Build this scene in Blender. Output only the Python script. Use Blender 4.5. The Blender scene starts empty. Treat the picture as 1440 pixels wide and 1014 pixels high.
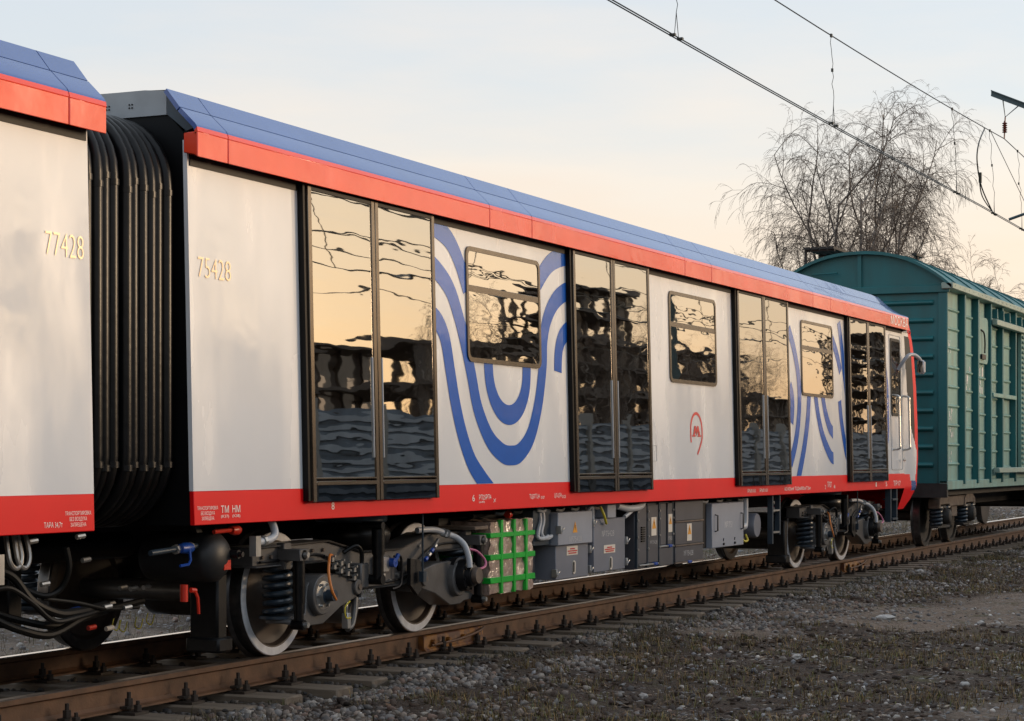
import bpy, bmesh, math, random
import numpy as np
from mathutils import Vector, Matrix
R = math.radians
random.seed(7); rng = np.random.default_rng(7)
S = bpy.context.scene
COL = S.collection

# ------------------------------------------------------------------ camera
F_PX = 2850.0
TH = math.atan(1300 / F_PX)
CAM = Vector((-10.36, -6.84, 1.357))
cd = bpy.data.cameras.new('camera'); cam = bpy.data.objects.new('camera', cd); COL.objects.link(cam)
cam.location = CAM
cam.rotation_euler = (R(90), 0, TH - R(90))
cd.sensor_width = 36; cd.lens = F_PX / 1440 * 36
cd.shift_y = (647 - 507) / 1440
cd.clip_start = 0.1; cd.clip_end = 5000
S.camera = cam

# ------------------------------------------------------------------ world, sun, exposure
SUN_EL, SUN_AZ = R(6.5), R(-52)          # azimuth in the xy plane, from +x; the sun stands behind the photographer's right
SKY_STRENGTH = 0.12
w = bpy.data.worlds.new('World'); S.world = w; w.use_nodes = True
nt = w.node_tree; nt.nodes.clear()
def wn(t, **k):
    n = nt.nodes.new(t)
    for a, b in k.items(): setattr(n, a, b)
    return n
out = wn('ShaderNodeOutputWorld'); bg = wn('ShaderNodeBackground')
sky = wn('ShaderNodeTexSky', sky_type='NISHITA', sun_disc=False, sun_elevation=R(5),
         sun_rotation=math.pi / 2 - SUN_AZ, altitude=100, air_density=1.0, dust_density=2.5, ozone_density=1.5)
tc = wn('ShaderNodeTexCoord'); sep = wn('ShaderNodeSeparateXYZ')
nt.links.new(tc.outputs['Generated'], sep.inputs[0])
# thin high cloud veil: elevation ramp all the way round + long streaks
mp = wn('ShaderNodeMapping'); mp.inputs['Scale'].default_value = (1.6, 1.6, 9)
mp.inputs['Rotation'].default_value = (R(4), R(-6), 0)
nz = wn('ShaderNodeTexNoise'); nz.inputs['Scale'].default_value = 2.2; nz.inputs['Detail'].default_value = 6; nz.inputs['Roughness'].default_value = 0.55
nt.links.new(tc.outputs['Generated'], mp.inputs[0]); nt.links.new(mp.outputs[0], nz.inputs[0])
ad = wn('ShaderNodeMath', operation='MULTIPLY_ADD'); ad.inputs[1].default_value = 0.16; ad.inputs[2].default_value = -0.08
nt.links.new(nz.outputs['Fac'], ad.inputs[0])
a2 = wn('ShaderNodeMath', operation='ADD'); nt.links.new(sep.outputs['Z'], a2.inputs[0]); nt.links.new(ad.outputs[0], a2.inputs[1])
rp = wn('ShaderNodeValToRGB')
VEIL = [(0.0, (0.88, 0.60, 0.42)), (0.07, (0.93, 0.70, 0.56)), (0.135, (0.90, 0.77, 0.68)), (0.20, (0.69, 0.705, 0.74)),
        (0.34, (0.60, 0.68, 0.79)), (1.0, (0.85, 0.93, 1.0))]
while len(rp.color_ramp.elements) < len(VEIL): rp.color_ramp.elements.new(0.5)
for e, (p, c) in zip(rp.color_ramp.elements, VEIL): e.position = p; e.color = (*c, 1)
nt.links.new(a2.outputs[0], rp.inputs[0])
sc = wn('ShaderNodeVectorMath', operation='SCALE'); sc.inputs['Scale'].default_value = SKY_STRENGTH * .8
nt.links.new(sky.outputs[0], sc.inputs[0])
vs = wn('ShaderNodeVectorMath', operation='SCALE'); vs.inputs['Scale'].default_value = 0.79
nt.links.new(rp.outputs[0], vs.inputs[0])
sm = wn('ShaderNodeVectorMath', operation='ADD')
nt.links.new(sc.outputs[0], sm.inputs[0]); nt.links.new(vs.outputs[0], sm.inputs[1])
nt.links.new(sm.outputs[0], bg.inputs[0]); bg.inputs[1].default_value = 1.0
nt.links.new(bg.outputs[0], out.inputs[0])
sl = bpy.data.lights.new('sun', 'SUN'); so = bpy.data.objects.new('sun', sl); COL.objects.link(so)
sl.energy = 1.9; sl.angle = R(14); sl.color = (1.0, 0.74, 0.50)
sd = Vector((math.cos(SUN_EL) * math.cos(SUN_AZ), math.cos(SUN_EL) * math.sin(SUN_AZ), math.sin(SUN_EL)))
so.rotation_euler = sd.to_track_quat('Z', 'Y').to_euler(); so.location = (0, -10, 30)
S.view_settings.view_transform = 'Standard'; S.view_settings.look = 'None'
S.view_settings.exposure = 0.2; S.view_settings.gamma = 1.0
try: S.view_settings.use_curve_mapping = False
except Exception: pass

# ------------------------------------------------------------------ pixel -> place (distance from the plane y = yp the thing stands in)
_c, _s = math.cos(TH), math.sin(TH)
def P(x, y, yp=0.0):
    D = yp - CAM.y; d = F_PX * D / (_c * (2020 - x)); p = (d - D * _s) / _c
    return (p + CAM.x, yp, CAM.z + (647 - y) * d / F_PX)
def PX(x, yp=0.0): return P(x, 0, yp)[0]

# ------------------------------------------------------------------ materials
MATS = {}
def mat(name, col, rough=0.5, metal=0.0, var=0.12, vscale=6.0, bump=0.0, bscale=40.0, coat=0.0, spec=0.5, col2=None, thr=(0.45, 0.6), stretch=(1, 1, 1), attr=None, bdist=0.01, rvar=None):
    m = bpy.data.materials.new(name); m.use_nodes = True; n = m.node_tree; N = n.nodes; L = n.links
    b = N['Principled BSDF']; b.inputs['Roughness'].default_value = rough; b.inputs['Metallic'].default_value = metal
    b.inputs['Specular IOR Level'].default_value = spec; b.inputs['Coat Weight'].default_value = coat; b.inputs['Coat Roughness'].default_value = 0.05
    t = N.new('ShaderNodeTexCoord'); mpn = N.new('ShaderNodeMapping'); mpn.inputs['Scale'].default_value = stretch
    L.new(t.outputs['Object'], mpn.inputs[0])
    z = N.new('ShaderNodeTexNoise'); z.inputs['Scale'].default_value = vscale; z.inputs['Detail'].default_value = 5
    L.new(mpn.outputs[0], z.inputs[0])
    mx = N.new('ShaderNodeMix'); mx.data_type = 'RGBA'
    if col2 is None:
        lo = tuple(x * (1 - var) for x in col); hi = tuple(min(1, x * (1 + var)) for x in col); rr = (0.3, 0.7)
    else: lo, hi, rr = col, col2, thr
    mr = N.new('ShaderNodeMapRange'); mr.inputs[1].default_value = rr[0]; mr.inputs[2].default_value = rr[1]
    L.new(z.outputs['Fac'], mr.inputs[0]); L.new(mr.outputs[0], mx.inputs[0])
    mx.inputs[6].default_value = (*lo, 1); mx.inputs[7].default_value = (*hi, 1)
    last = mx.outputs[2]
    if attr:
        at = N.new('ShaderNodeAttribute'); at.attribute_name = attr
        m2 = N.new('ShaderNodeMix'); m2.data_type = 'RGBA'; m2.blend_type = 'MULTIPLY'; m2.inputs[0].default_value = 1
        L.new(last, m2.inputs[6]); L.new(at.outputs['Color'], m2.inputs[7]); last = m2.outputs[2]
    L.new(last, b.inputs['Base Color'])
    if rvar:
        z3 = N.new('ShaderNodeTexNoise'); z3.inputs['Scale'].default_value = 1.6; z3.inputs['Detail'].default_value = 6; m3 = N.new('ShaderNodeMapping'); m3.inputs['Scale'].default_value = (1.6, 1.6, .45)
        L.new(t.outputs['Object'], m3.inputs[0]); L.new(m3.outputs[0], z3.inputs[0]); r3 = N.new('ShaderNodeMapRange'); r3.inputs[1].default_value = .35; r3.inputs[2].default_value = .68; r3.inputs[3].default_value = rvar[0]; r3.inputs[4].default_value = rvar[1]
        L.new(z3.outputs['Fac'], r3.inputs[0]); L.new(r3.outputs[0], b.inputs['Roughness']); L.new(r3.outputs[0], b.inputs['Coat Roughness'])
    if bump:
        z2 = N.new('ShaderNodeTexNoise'); z2.inputs['Scale'].default_value = bscale; z2.inputs['Detail'].default_value = 4
        L.new(mpn.outputs[0], z2.inputs[0])
        bp = N.new('ShaderNodeBump'); bp.inputs['Strength'].default_value = bump; bp.inputs['Distance'].default_value = bdist
        L.new(z2.outputs['Fac'], bp.inputs['Height']); L.new(bp.outputs[0], b.inputs['Normal'])
        if coat: L.new(bp.outputs[0], b.inputs['Coat Normal'])
    MATS[name] = m; return m
mat('white_paint', (0.70, 0.71, 0.73), 0.22, var=0.02, vscale=1.5, bump=0.35, bscale=.9, coat=0.6, bdist=0.02, rvar=(.06, .34))
mat('red_paint', (0.74, 0.003, 0.006), 0.4, var=0.05, vscale=2, bump=0.1, bscale=1.5, spec=0.22)
mat('fascia_red_sheen', (0.78, 0.052, 0.014), 0.2, var=0.08, vscale=1.5, bump=0.4, bscale=1.6, coat=0.5, bdist=0.02, rvar=(.10, .3))  # red paint; the warm sky's orange reflection is put into the base colour
mat('blue_roof', (0.022, 0.075, 0.30), 0.26, var=0.1, vscale=1.5, bump=0.2, bscale=2.0, coat=0.7, bdist=0.02)
mat('blue_stripe', (0.006, 0.095, 0.45), 0.22, var=0.04, coat=0.5, bump=0.25, bscale=1.3, bdist=0.02)
mat('roof_grey', (0.32, 0.34, 0.36), 0.45, var=0.1)
mat('black_trim', (0.003, 0.003, 0.0035), 0.5, spec=0.2, var=0.2)
mat('rubber', (0.004, 0.004, 0.0045), 0.33, spec=0.24, var=0.5, bump=0.15, bscale=18)
mat('door_frame', (0.16, 0.13, 0.10), 0.22, metal=0.85, var=0.1)
mat('black_steel', (0.007, 0.007, 0.008), 0.45, spec=0.3, var=0.4, bump=0.1, bscale=60)
mat('frame_grey', (0.095, 0.090, 0.087), 0.36, var=0.2, vscale=9, bump=0.08, bscale=60)
mat('tank_black', (0.022, 0.022, 0.023), 0.45, var=0.2, spec=0.4)
mat('blue_grey', (0.030, 0.045, 0.062), 0.32, var=0.2)
mat('box_light', (0.29, 0.31, 0.36), 0.38, var=0.06, vscale=4)
mat('box_mid', (0.17, 0.18, 0.215), 0.38, var=0.08, vscale=4)
mat('box_dark', (0.075, 0.074, 0.084), 0.36, var=0.12, vscale=4)
mat('wheel_rim', (0.82, 0.82, 0.84), 0.38, metal=0.0, var=0.12, vscale=14)
mat('wheel_tread', (0.10, 0.095, 0.095), 0.33, metal=0.8, var=0.25, vscale=20)
mat('wheel_disc', (0.085, 0.062, 0.048), 0.48, var=0.25, vscale=8)
mat('zinc', (0.45, 0.44, 0.42), 0.3, metal=0.7, var=0.15)
mat('conduit', (0.42, 0.44, 0.47), 0.4, var=0.08)
mat('valve_blue', (0.01, 0.06, 0.32), 0.35); mat('valve_red', (0.62, 0.03, 0.012), 0.35)
mat('wire_orange', (0.55, 0.16, 0.02), 0.5); mat('wire_pink', (0.42, 0.10, 0.20), 0.5); mat('wire_yellow', (0.55, 0.45, 0.02), 0.5)
mat('cream_number', (0.80, 0.60, 0.38), 0.35, metal=0.2, var=0.02); mat('white_print', (0.80, 0.76, 0.74), 0.5, var=0.05)
mat('grey_print', (0.55, 0.55, 0.56), 0.6, var=0.2); mat('red_print', (0.55, 0.012, 0.014), 0.4)
mat('amber_sign', (0.72, 0.30, 0.01), 0.5); mat('sign_white', (0.66, 0.60, 0.52), 0.5, var=0.05)
mat('tape_green', (0.010, 0.40, 0.035), 0.32, var=0.1, bump=0.3, bscale=9)
mat('wrap_foil', (0.42, 0.30, 0.24), 0.30, var=0.2, vscale=7, bump=1.0, bscale=8, bdist=0.05, stretch=(1, 1, .6), coat=0.5)
mat('rail_rust', (0.135, 0.064, 0.030), 0.62, var=0.35, vscale=7, bump=0.2, bscale=70)
mat('rail_top', (0.40, 0.33, 0.28), 0.34, metal=0.9, var=0.15, stretch=(.2, 1, 1))
mat('rail_shine', (0.72, 0.70, 0.68), 0.22, metal=1.0, var=0.08)
mat('fastener', (0.030, 0.020, 0.014), 0.65, var=0.4, vscale=20)
mat('sleeper_wood', (0.165, 0.125, 0.09), 0.85, var=0.35, vscale=9, bump=0.5, bscale=30, stretch=(1, .15, 1))
mat('joint_orange', (0.30, 0.115, 0.012), 0.6, col2=(0.11, 0.035, 0.012), vscale=9)
mat('teal', (0.006, 0.125, 0.138), 0.5, col2=(.014, .095, .098), thr=(.35, .75), stretch=(1.5, 1.5, .5), vscale=2.5, bump=0.15, bscale=9)  # shaded copy of the boxcar paint, for end wall and posts
mat('teal_lit', (0.165, 0.33, 0.30), 0.55, col2=(.14, .215, .18), thr=(.35, .8), stretch=(1.5, 1.5, .4), vscale=3.5, bump=0.15, bscale=9)  # lit copy of the same teal: side light put into the colour, plus grime
mat('teal_trim', (0.27, 0.35, 0.30), 0.5, var=0.15, vscale=3)
mat('boxcar_under', (0.022, 0.019, 0.017), 0.7, var=0.4)
mat('freight_dust', (0.14, 0.105, 0.08), 0.8, var=0.3, vscale=10)
mat('bark', (0.30, 0.265, 0.235), 0.8, col2=(0.035, 0.026, 0.020), vscale=3.5, thr=(0.42, 0.62))
mat('twig', (0.10, 0.074, 0.058), 0.75, var=0.3)
mat('wire', (0.030, 0.034, 0.032), 0.4, metal=0.6); mat('mast_steel', (0.055, 0.085, 0.095), 0.5, metal=0.3)
mat('insulator', (0.14, 0.035, 0.02), 0.3); mat('concrete', (0.24, 0.235, 0.225), 0.85, var=0.15, vscale=3, bump=0.3)
mat('fence_panel', (0.115, 0.145, 0.185), 0.7, var=0.3, vscale=1.3)
mat('facade', (0.20, 0.165, 0.13), 0.8, var=0.15, vscale=.4); mat('facade_dark', (0.10, 0.085, 0.075), 0.8, var=0.2, vscale=.4)
mat('far_glass', (0.55, 0.55, 0.55), 0.08, metal=1.0); mat('fence_rib', (0.30, 0.335, 0.38), 0.8, var=0.2, vscale=1.3)
mat('interior', (0.30, 0.31, 0.32), 0.6); mat('seat_blue', (0.03, 0.08, 0.20), 0.7); mat('yellow_rail', (0.60, 0.42, 0.03), 0.4)
mat('grass_dry', (0.17, 0.125, 0.06), 0.8, var=0.3, attr='tint'); mat('stone', (0.27, 0.26, 0.25), 0.85, var=0.2, vscale=25, attr='tint')
mat('pale_stone', (0.40, 0.38, 0.36), 0.8, var=0.2, vscale=25, bump=0.3)
def glass(name, tint, refl, fac, wav, wsc):
    m = bpy.data.materials.new(name); m.use_nodes = True; N = m.node_tree.nodes; L = m.node_tree.links; N.clear()
    o = N.new('ShaderNodeOutputMaterial'); mx = N.new('ShaderNodeMixShader'); tr = N.new('ShaderNodeBsdfTransparent'); gl = N.new('ShaderNodeBsdfGlossy')
    tr.inputs[0].default_value = (*tint, 1); gl.inputs[0].default_value = (*refl, 1); gl.inputs['Roughness'].default_value = 0.012
    t = N.new('ShaderNodeTexCoord'); mpn = N.new('ShaderNodeMapping'); mpn.inputs['Scale'].default_value = (1, 1, wsc[1])
    z = N.new('ShaderNodeTexNoise'); z.inputs['Scale'].default_value = wsc[0]; z.inputs['Detail'].default_value = 1.5
    L.new(t.outputs['Object'], mpn.inputs[0]); L.new(mpn.outputs[0], z.inputs[0])
    bp = N.new('ShaderNodeBump'); bp.inputs['Strength'].default_value = 1.0; bp.inputs['Distance'].default_value = wav
    L.new(z.outputs['Fac'], bp.inputs['Height']); L.new(bp.outputs[0], gl.inputs['Normal'])
    lw = N.new('ShaderNodeLayerWeight'); lw.inputs[0].default_value = 0.35
    mr = N.new('ShaderNodeMapRange'); mr.inputs[3].default_value = fac; mr.inputs[4].default_value = 0.95
    L.new(lw.outputs['Fresnel'], mr.inputs[0]); L.new(mr.outputs[0], mx.inputs[0])
    L.new(tr.outputs[0], mx.inputs[1]); L.new(gl.outputs[0], mx.inputs[2]); L.new(mx.outputs[0], o.inputs[0]); MATS[name] = m
glass('door_glass', (.22, .24, .27), (.84, .80, .74), .50, .0008, (1.6, 4.2))
glass('window_glass', (.22, .23, .25), (.88, .82, .74), .58, .0009, (2.0, 4.0))
glass('black_glass', (.01, .01, .012), (.5, .5, .5), .22, .0010, (3, 1))

# ------------------------------------------------------------------ mesh builder
XMAP = [None]; YMAP = [None]
ORG = [Vector((0, 0, 0))]           # base point of the thing being built: meshes are stored relative to it
class MB:
    def __init__(s): s.v = []; s.f = []; s.m = []
    def add(s, vs, fs, m=0):
        o = len(s.v); s.v += [tuple(q) for q in vs]; s.f += [tuple(i + o for i in q) for q in fs]; s.m += [m] * len(fs); return s
    def box(s, x0, x1, y0, y1, z0, z1, m=0):
        return s.add([(x, y, z) for x in (x0, x1) for y in (y0, y1) for z in (z0, z1)],
                     [(0, 1, 3, 2), (4, 6, 7, 5), (0, 4, 5, 1), (2, 3, 7, 6), (0, 2, 6, 4), (1, 5, 7, 3)], m)
    def bx(s, c, d, m=0): return s.box(c[0] - d[0] / 2, c[0] + d[0] / 2, c[1] - d[1] / 2, c[1] + d[1] / 2, c[2] - d[2] / 2, c[2] + d[2] / 2, m)
    def prism(s, poly, a, b, axis='y', m=0, sh=None):
        def pt(p, t):
            u, v = p
            return {'y': (u, t, v), 'x': (t, u, v), 'z': (u, v, t)}[axis]
        n = len(poly); vs = [pt(p, a) for p in poly] + [pt(p, b) for p in poly]
        return s.add(vs, [tuple(range(n)), tuple(range(2 * n - 1, n - 1, -1))] + [(i, (i + 1) % n, n + (i + 1) % n, n + i) for i in range(n)], m)
    def cyl(s, p0, p1, r0, r1=None, n=14, m=0, cap=True):
        return s.tube([p0, p1], [r0, r0 if r1 is None else r1], n, m, cap)
    def tube(s, pts, r, n=8, m=0, cap=True):
        pts = [Vector(p) for p in pts]; k = len(pts); rr = r if isinstance(r, (list, tuple)) else [r] * k
        t0 = (pts[1] - pts[0]).normalized(); up = Vector((0, 0, 1)) if abs(t0.z) < .9 else Vector((1, 0, 0))
        a = t0.cross(up).normalized(); vs = []
        for i, p in enumerate(pts):
            t = (pts[min(i + 1, k - 1)] - pts[max(i - 1, 0)])
            t = t.normalized() if t.length > 1e-9 else t0
            a = (a - t * a.dot(t)); a = a.normalized() if a.length > 1e-6 else t.orthogonal().normalized(); b = t.cross(a)
            vs += [p + (a * math.cos(2 * math.pi * j / n) + b * math.sin(2 * math.pi * j / n)) * rr[i] for j in range(n)]
        fs = [(i * n + j, i * n + (j + 1) % n, (i + 1) * n + (j + 1) % n, (i + 1) * n + j) for i in range(k - 1) for j in range(n)]
        if cap: fs += [tuple(range(n - 1, -1, -1)), tuple(range((k - 1) * n, k * n))]
        return s.add(vs, fs, m)
    def lathe(s, prof, c, axis='y', n=32, mats=None, m=0):      # prof: (radius, height along axis)
        vs = []; k = len(prof)
        for r, h in prof:
            for j in range(n):
                a = 2 * math.pi * j / n; u, v = r * math.cos(a), r * math.sin(a)
                vs.append({'y': (c[0] + u, c[1] + h, c[2] + v), 'x': (c[0] + h, c[1] + u, c[2] + v), 'z': (c[0] + u, c[1] + v, c[2] + h)}[axis])
        o = len(s.v); s.v += vs
        for i in range(k - 1):
            for j in range(n):
                s.f.append((o + i * n + j, o + i * n + (j + 1) % n, o + (i + 1) * n + (j + 1) % n, o + (i + 1) * n + j)); s.m.append(mats[i] if mats else m)
        if prof[0][0] > 1e-4: s.f.append(tuple(o + j for j in range(n))); s.m.append(mats[0] if mats else m)
        if prof[-1][0] > 1e-4: s.f.append(tuple(o + (k - 1) * n + j for j in range(n))); s.m.append(mats[-1] if mats else m)
        return s
    def torus(s, c, Rr, r, axis='y', n=24, k=8, m=0):
        return s.lathe([(Rr + r * math.cos(2 * math.pi * i / k), r * math.sin(2 * math.pi * i / k)) for i in range(k + 1)], c, axis, n, m=m)
    def grid(s, fn, nu, nv, mfn=None, m=0):
        o = len(s.v); s.v += [tuple(fn(i / nu, j / nv)) for i in range(nu + 1) for j in range(nv + 1)]
        for i in range(nu):
            for j in range(nv):
                s.f.append((o + i * (nv + 1) + j, o + (i + 1) * (nv + 1) + j, o + (i + 1) * (nv + 1) + j + 1, o + i * (nv + 1) + j + 1))
                s.m.append(mfn((i + .5) / nu, (j + .5) / nv) if mfn else m)
        return s
    def build(s, name, ms, parent=None, bev=0, smooth=True, kind=None, label=None, rel=True, loc=None):
        me = bpy.data.meshes.new(name); o0 = ORG[0] if rel else Vector((0, 0, 0))
        xm, ym = XMAP[0], YMAP[0]; vs = s.v
        if rel and (xm or ym): vs = [(xm(x) if xm else x, ym(y) if ym else y, z) for x, y, z in vs]
        me.from_pydata([(x - o0.x, y - o0.y, z - o0.z) for x, y, z in vs], [], s.f)
        for q in ([ms] if isinstance(ms, str) else ms): me.materials.append(MATS[q])
        me.polygons.foreach_set('material_index', s.m)
        bm = bmesh.new(); bm.from_mesh(me); bmesh.ops.remove_doubles(bm, verts=bm.verts, dist=1e-5)
        bmesh.ops.recalc_face_normals(bm, faces=bm.faces)
        if bev:
            ed = [e for e in bm.edges if len(e.link_faces) == 2 and e.calc_face_angle(0) > R(35)]
            bmesh.ops.bevel(bm, geom=ed, offset=bev, segments=1, profile=.5, affect='EDGES', clamp_overlap=True)
        bm.to_mesh(me); bm.free()
        if smooth:
            me.polygons.foreach_set('use_smooth', [True] * len(me.polygons)); me.set_sharp_from_angle(angle=R(38))
        return link(name, me, parent, kind, label, loc)
def link(name, me, parent=None, kind=None, label=None, loc=None):
    o = bpy.data.objects.new(name, me); COL.objects.link(o)
    if parent is not None: o.parent = parent
    if kind: o['kind'] = kind
    if label: o['label'] = label
    if loc is not None: o.location = loc
    return o
def tag(o, label, cat, group=None, kind=None):
    o['label'] = label; o['category'] = cat
    if group: o['group'] = group
    if kind: o['kind'] = kind
    return o
def thing(name, loc, label, cat, group=None):
    o = bpy.data.objects.new(name, None); COL.objects.link(o); o.location = loc; o.empty_display_size = .2
    ORG[0] = Vector(loc); return tag(o, label, cat, group)
def inst(o, parent, loc=(0, 0, 0), rot=(0, 0, 0)):
    c = o.copy(); COL.objects.link(c); c.parent = parent; c.location = loc; c.rotation_euler = rot; return c
def smooth_path(pts, k=6):
    pts = [Vector(p) for p in pts]; o = []
    for i in range(len(pts) - 1):
        p0, p1, p2, p3 = pts[max(i - 1, 0)], pts[i], pts[i + 1], pts[min(i + 2, len(pts) - 1)]
        for j in range(k):
            t = j / k
            o.append(.5 * ((2 * p1) + (p2 - p0) * t + (2 * p0 - 5 * p1 + 4 * p2 - p3) * t * t + (3 * p1 - p0 - 3 * p2 + p3) * t ** 3))
    return o + [pts[-1]]
TXT = {}
def text2d(st):
    if st not in TXT:
        c = bpy.data.curves.new('t', 'FONT'); c.body = st; c.offset = -.014 if st.endswith('428') else 0; c.size = 1; c.resolution_u = 3
        c.align_x = 'CENTER'; c.align_y = 'CENTER'; c.space_line = 1.05
        o = bpy.data.objects.new('t', c); COL.objects.link(o); dg = bpy.context.evaluated_depsgraph_get()
        e = o.evaluated_get(dg); me = e.to_mesh()
        vs = [tuple(q.co) for q in me.vertices]; fs = [tuple(q.vertices) for q in me.polygons]; e.to_mesh_clear()
        bpy.data.objects.remove(o); bpy.data.curves.remove(c)
        xs = [q[0] for q in vs]; ys = [q[1] for q in vs]
        cx, cy = (min(xs) + max(xs)) / 2, (min(ys) + max(ys)) / 2; ww, hh = max(xs) - min(xs), max(ys) - min(ys)
        TXT[st] = ([((q[0] - cx) / ww, (q[1] - cy) / hh) for q in vs], fs)
    return TXT[st]
def print_text(name, st, x0, x1, z0, z1, yfn, m, parent, label=None):
    """flat lettering filling the rectangle x0..x1, z0..z1 on the surface y = yfn(z)"""
    vs, fs = text2d(st); b = MB(); cx, cz = (x0 + x1) / 2, (z0 + z1) / 2
    b.add([(cx + u * (x1 - x0), yfn(cz + v * (z1 - z0)), cz + v * (z1 - z0)) for u, v in vs], fs)
    return b.build(name, m, parent, smooth=False, label=label)

# ================================================================== GROUND
def vnoise(x, y, sc, seed=0):
    x = np.asarray(x) * sc + seed * 17.3; y = np.asarray(y) * sc + seed * 9.1
    xi, yi = np.floor(x), np.floor(y); fx, fy = x - xi, y - yi; fx = fx * fx * (3 - 2 * fx); fy = fy * fy * (3 - 2 * fy)
    def h(a, b):
        q = np.sin(a * 127.1 + b * 311.7 + seed * 5.3) * 43758.5453; return q - np.floor(q)
    return (h(xi, yi) * (1 - fx) + h(xi + 1, yi) * fx) * (1 - fy) + (h(xi, yi + 1) * (1 - fx) + h(xi + 1, yi + 1) * fx) * fy
def sstep(a, b, t): t = np.clip((t - a) / (b - a), 0, 1); return t * t * (3 - 2 * t)
def ground_h(x, y):
    x = np.asarray(x, float); y = np.asarray(y, float)
    d = np.where(y < 1.35, -y, y - 2.7)                         # distance out from the sleeper ends
    base = -0.246 - 0.06 * sstep(-.05, 2.2, d) + 0.0 * x
    base = np.where(d < 0, -0.248 + 0 * x, base)
    rough = 0.10 * (vnoise(x, y, .45, 1) - .5) * sstep(.3, 1.5, d) + 0.05 * (vnoise(x, y, 1.6, 2) - .5) * sstep(-.1, .6, d) + 0.022 * (vnoise(x, y, 6, 3) - .5) + .012 * (vnoise(x, y, 17, 4) - .5)
    edge = 0.075 * (vnoise(x, y, 1.3, 51) - .42) * sstep(-.35, -.05, d) * (1 - sstep(.2, .6, d))
    return base + rough + edge
def bare(x, y): return vnoise(x, y, .42, 41) * .65 + .35 * vnoise(x, y, 1.5, 42)   # high: trodden bare dirt
def axis_pts(a, b, st, far):
    inner = np.arange(a, b, st); o = []; d = st; v = b
    while v < far: o.append(v); d *= 1.35; v += d
    o.append(far); l = []; d = st; v = a
    while v > -far: d *= 1.35; v -= d; l.append(max(v, -far))
    return np.concatenate([np.array(l[::-1]), inner, np.array(o)])
xs = axis_pts(-5, 34, .06, 1500.); ys = axis_pts(-6.5, 1.0, .05, 1500.)
GX, GY = np.meshgrid(xs, ys, indexing='ij'); GZ = ground_h(GX, GY)
farm = sstep(40, 300, np.hypot(GX, GY)); GZ = GZ * (1 - farm) - .31 * farm
nx, ny = len(xs), len(ys)
gm = bpy.data.meshes.new('ground')
idx = (np.arange(nx - 1)[:, None] * ny + np.arange(ny - 1)[None, :]).ravel()
quads = np.stack([idx, idx + ny, idx + ny + 1, idx + 1], 1)
def np_mesh(me, verts, faces, smooth=True):
    k = faces.shape[1]
    me.vertices.add(len(verts)); me.vertices.foreach_set('co', np.ascontiguousarray(verts, np.float32).ravel())
    me.loops.add(faces.size); me.loops.foreach_set('vertex_index', faces.astype(np.int32).ravel())
    me.polygons.add(len(faces)); me.polygons.foreach_set('loop_start', np.arange(0, faces.size, k, dtype=np.int32))
    if smooth: me.polygons.foreach_set('use_smooth', np.ones(len(faces), bool))
    me.update(calc_edges=True)
np_mesh(gm, np.stack([GX.ravel(), GY.ravel(), GZ.ravel()], 1), quads)
ga = gm.attributes.new('bare', 'FLOAT', 'POINT'); ga.data.foreach_set('value', (sstep(.40, .74, bare(GX, GY)) - 1.2 * sstep(-.1, .25, np.minimum(GY, 2.7 - GY))).astype(np.float32).ravel())
def ground_mat():
    m = bpy.data.materials.new('ground'); m.use_nodes = True; N = m.node_tree.nodes; L = m.node_tree.links; b = N['Principled BSDF']
    t = N.new('ShaderNodeTexCoord')
    def noise(s, d=5, r=.6):
        z = N.new('ShaderNodeTexNoise'); z.inputs['Scale'].default_value = s; z.inputs['Detail'].default_value = d; z.inputs['Roughness'].default_value = r
        L.new(t.outputs['Object'], z.inputs[0]); return z.outputs['Fac']
    def ramp(f, a, c):
        r = N.new('ShaderNodeMapRange'); r.inputs[1].default_value = a; r.inputs[2].default_value = c; L.new(f, r.inputs[0]); return r.outputs[0]
    def mix(f, a, c):
        x = N.new('ShaderNodeMix'); x.data_type = 'RGBA'; L.new(f, x.inputs[0])
        for i, q in ((6, a), (7, c)):
            if isinstance(q, tuple): x.inputs[i].default_value = (*q, 1)
            else: L.new(q, x.inputs[i])
        return x.outputs[2]
    at = N.new('ShaderNodeAttribute'); at.attribute_name = 'bare'; bm_ = N.new('ShaderNodeMath'); bm_.operation = 'MULTIPLY_ADD'; bm_.inputs[1].default_value = .9; L.new(at.outputs['Fac'], bm_.inputs[0])
    k2 = N.new('ShaderNodeMath'); k2.operation = 'MULTIPLY_ADD'; k2.inputs[1].default_value = .8; k2.inputs[2].default_value = -.4; L.new(noise(7, 6, .7), k2.inputs[0]); L.new(k2.outputs[0], bm_.inputs[2])
    c = mix(ramp(bm_.outputs[0], .1, .8), (.066, .042, .027), (.235, .175, .13))
    c = mix(ramp(noise(2.3, 6, .7), .55, .68), c, (.095, .080, .034))
    c = mix(ramp(noise(14, 6, .8), .50, .68), c, (.020, .013, .010))
    v = N.new('ShaderNodeTexVoronoi'); v.inputs['Scale'].default_value = 28; L.new(t.outputs['Object'], v.inputs[0])
    sp = N.new('ShaderNodeSeparateColor'); L.new(v.outputs['Color'], sp.inputs[0])
    c = mix(ramp(sp.outputs[0], .93, .97), c, (.26, .25, .245))
    L.new(c, b.inputs['Base Color']); b.inputs['Roughness'].default_value = .95
    ad = N.new('ShaderNodeMath'); ad.operation = 'ADD'; L.new(noise(45, 6, .75), ad.inputs[0]); L.new(ramp(v.outputs['Distance'], .6, 0), ad.inputs[1])
    bp = N.new('ShaderNodeBump'); bp.inputs['Strength'].default_value = .9; bp.inputs['Distance'].default_value = .03
    L.new(ad.outputs[0], bp.inputs['Height']); L.new(bp.outputs[0], b.inputs['Normal']); MATS['ground'] = m; return m
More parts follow.
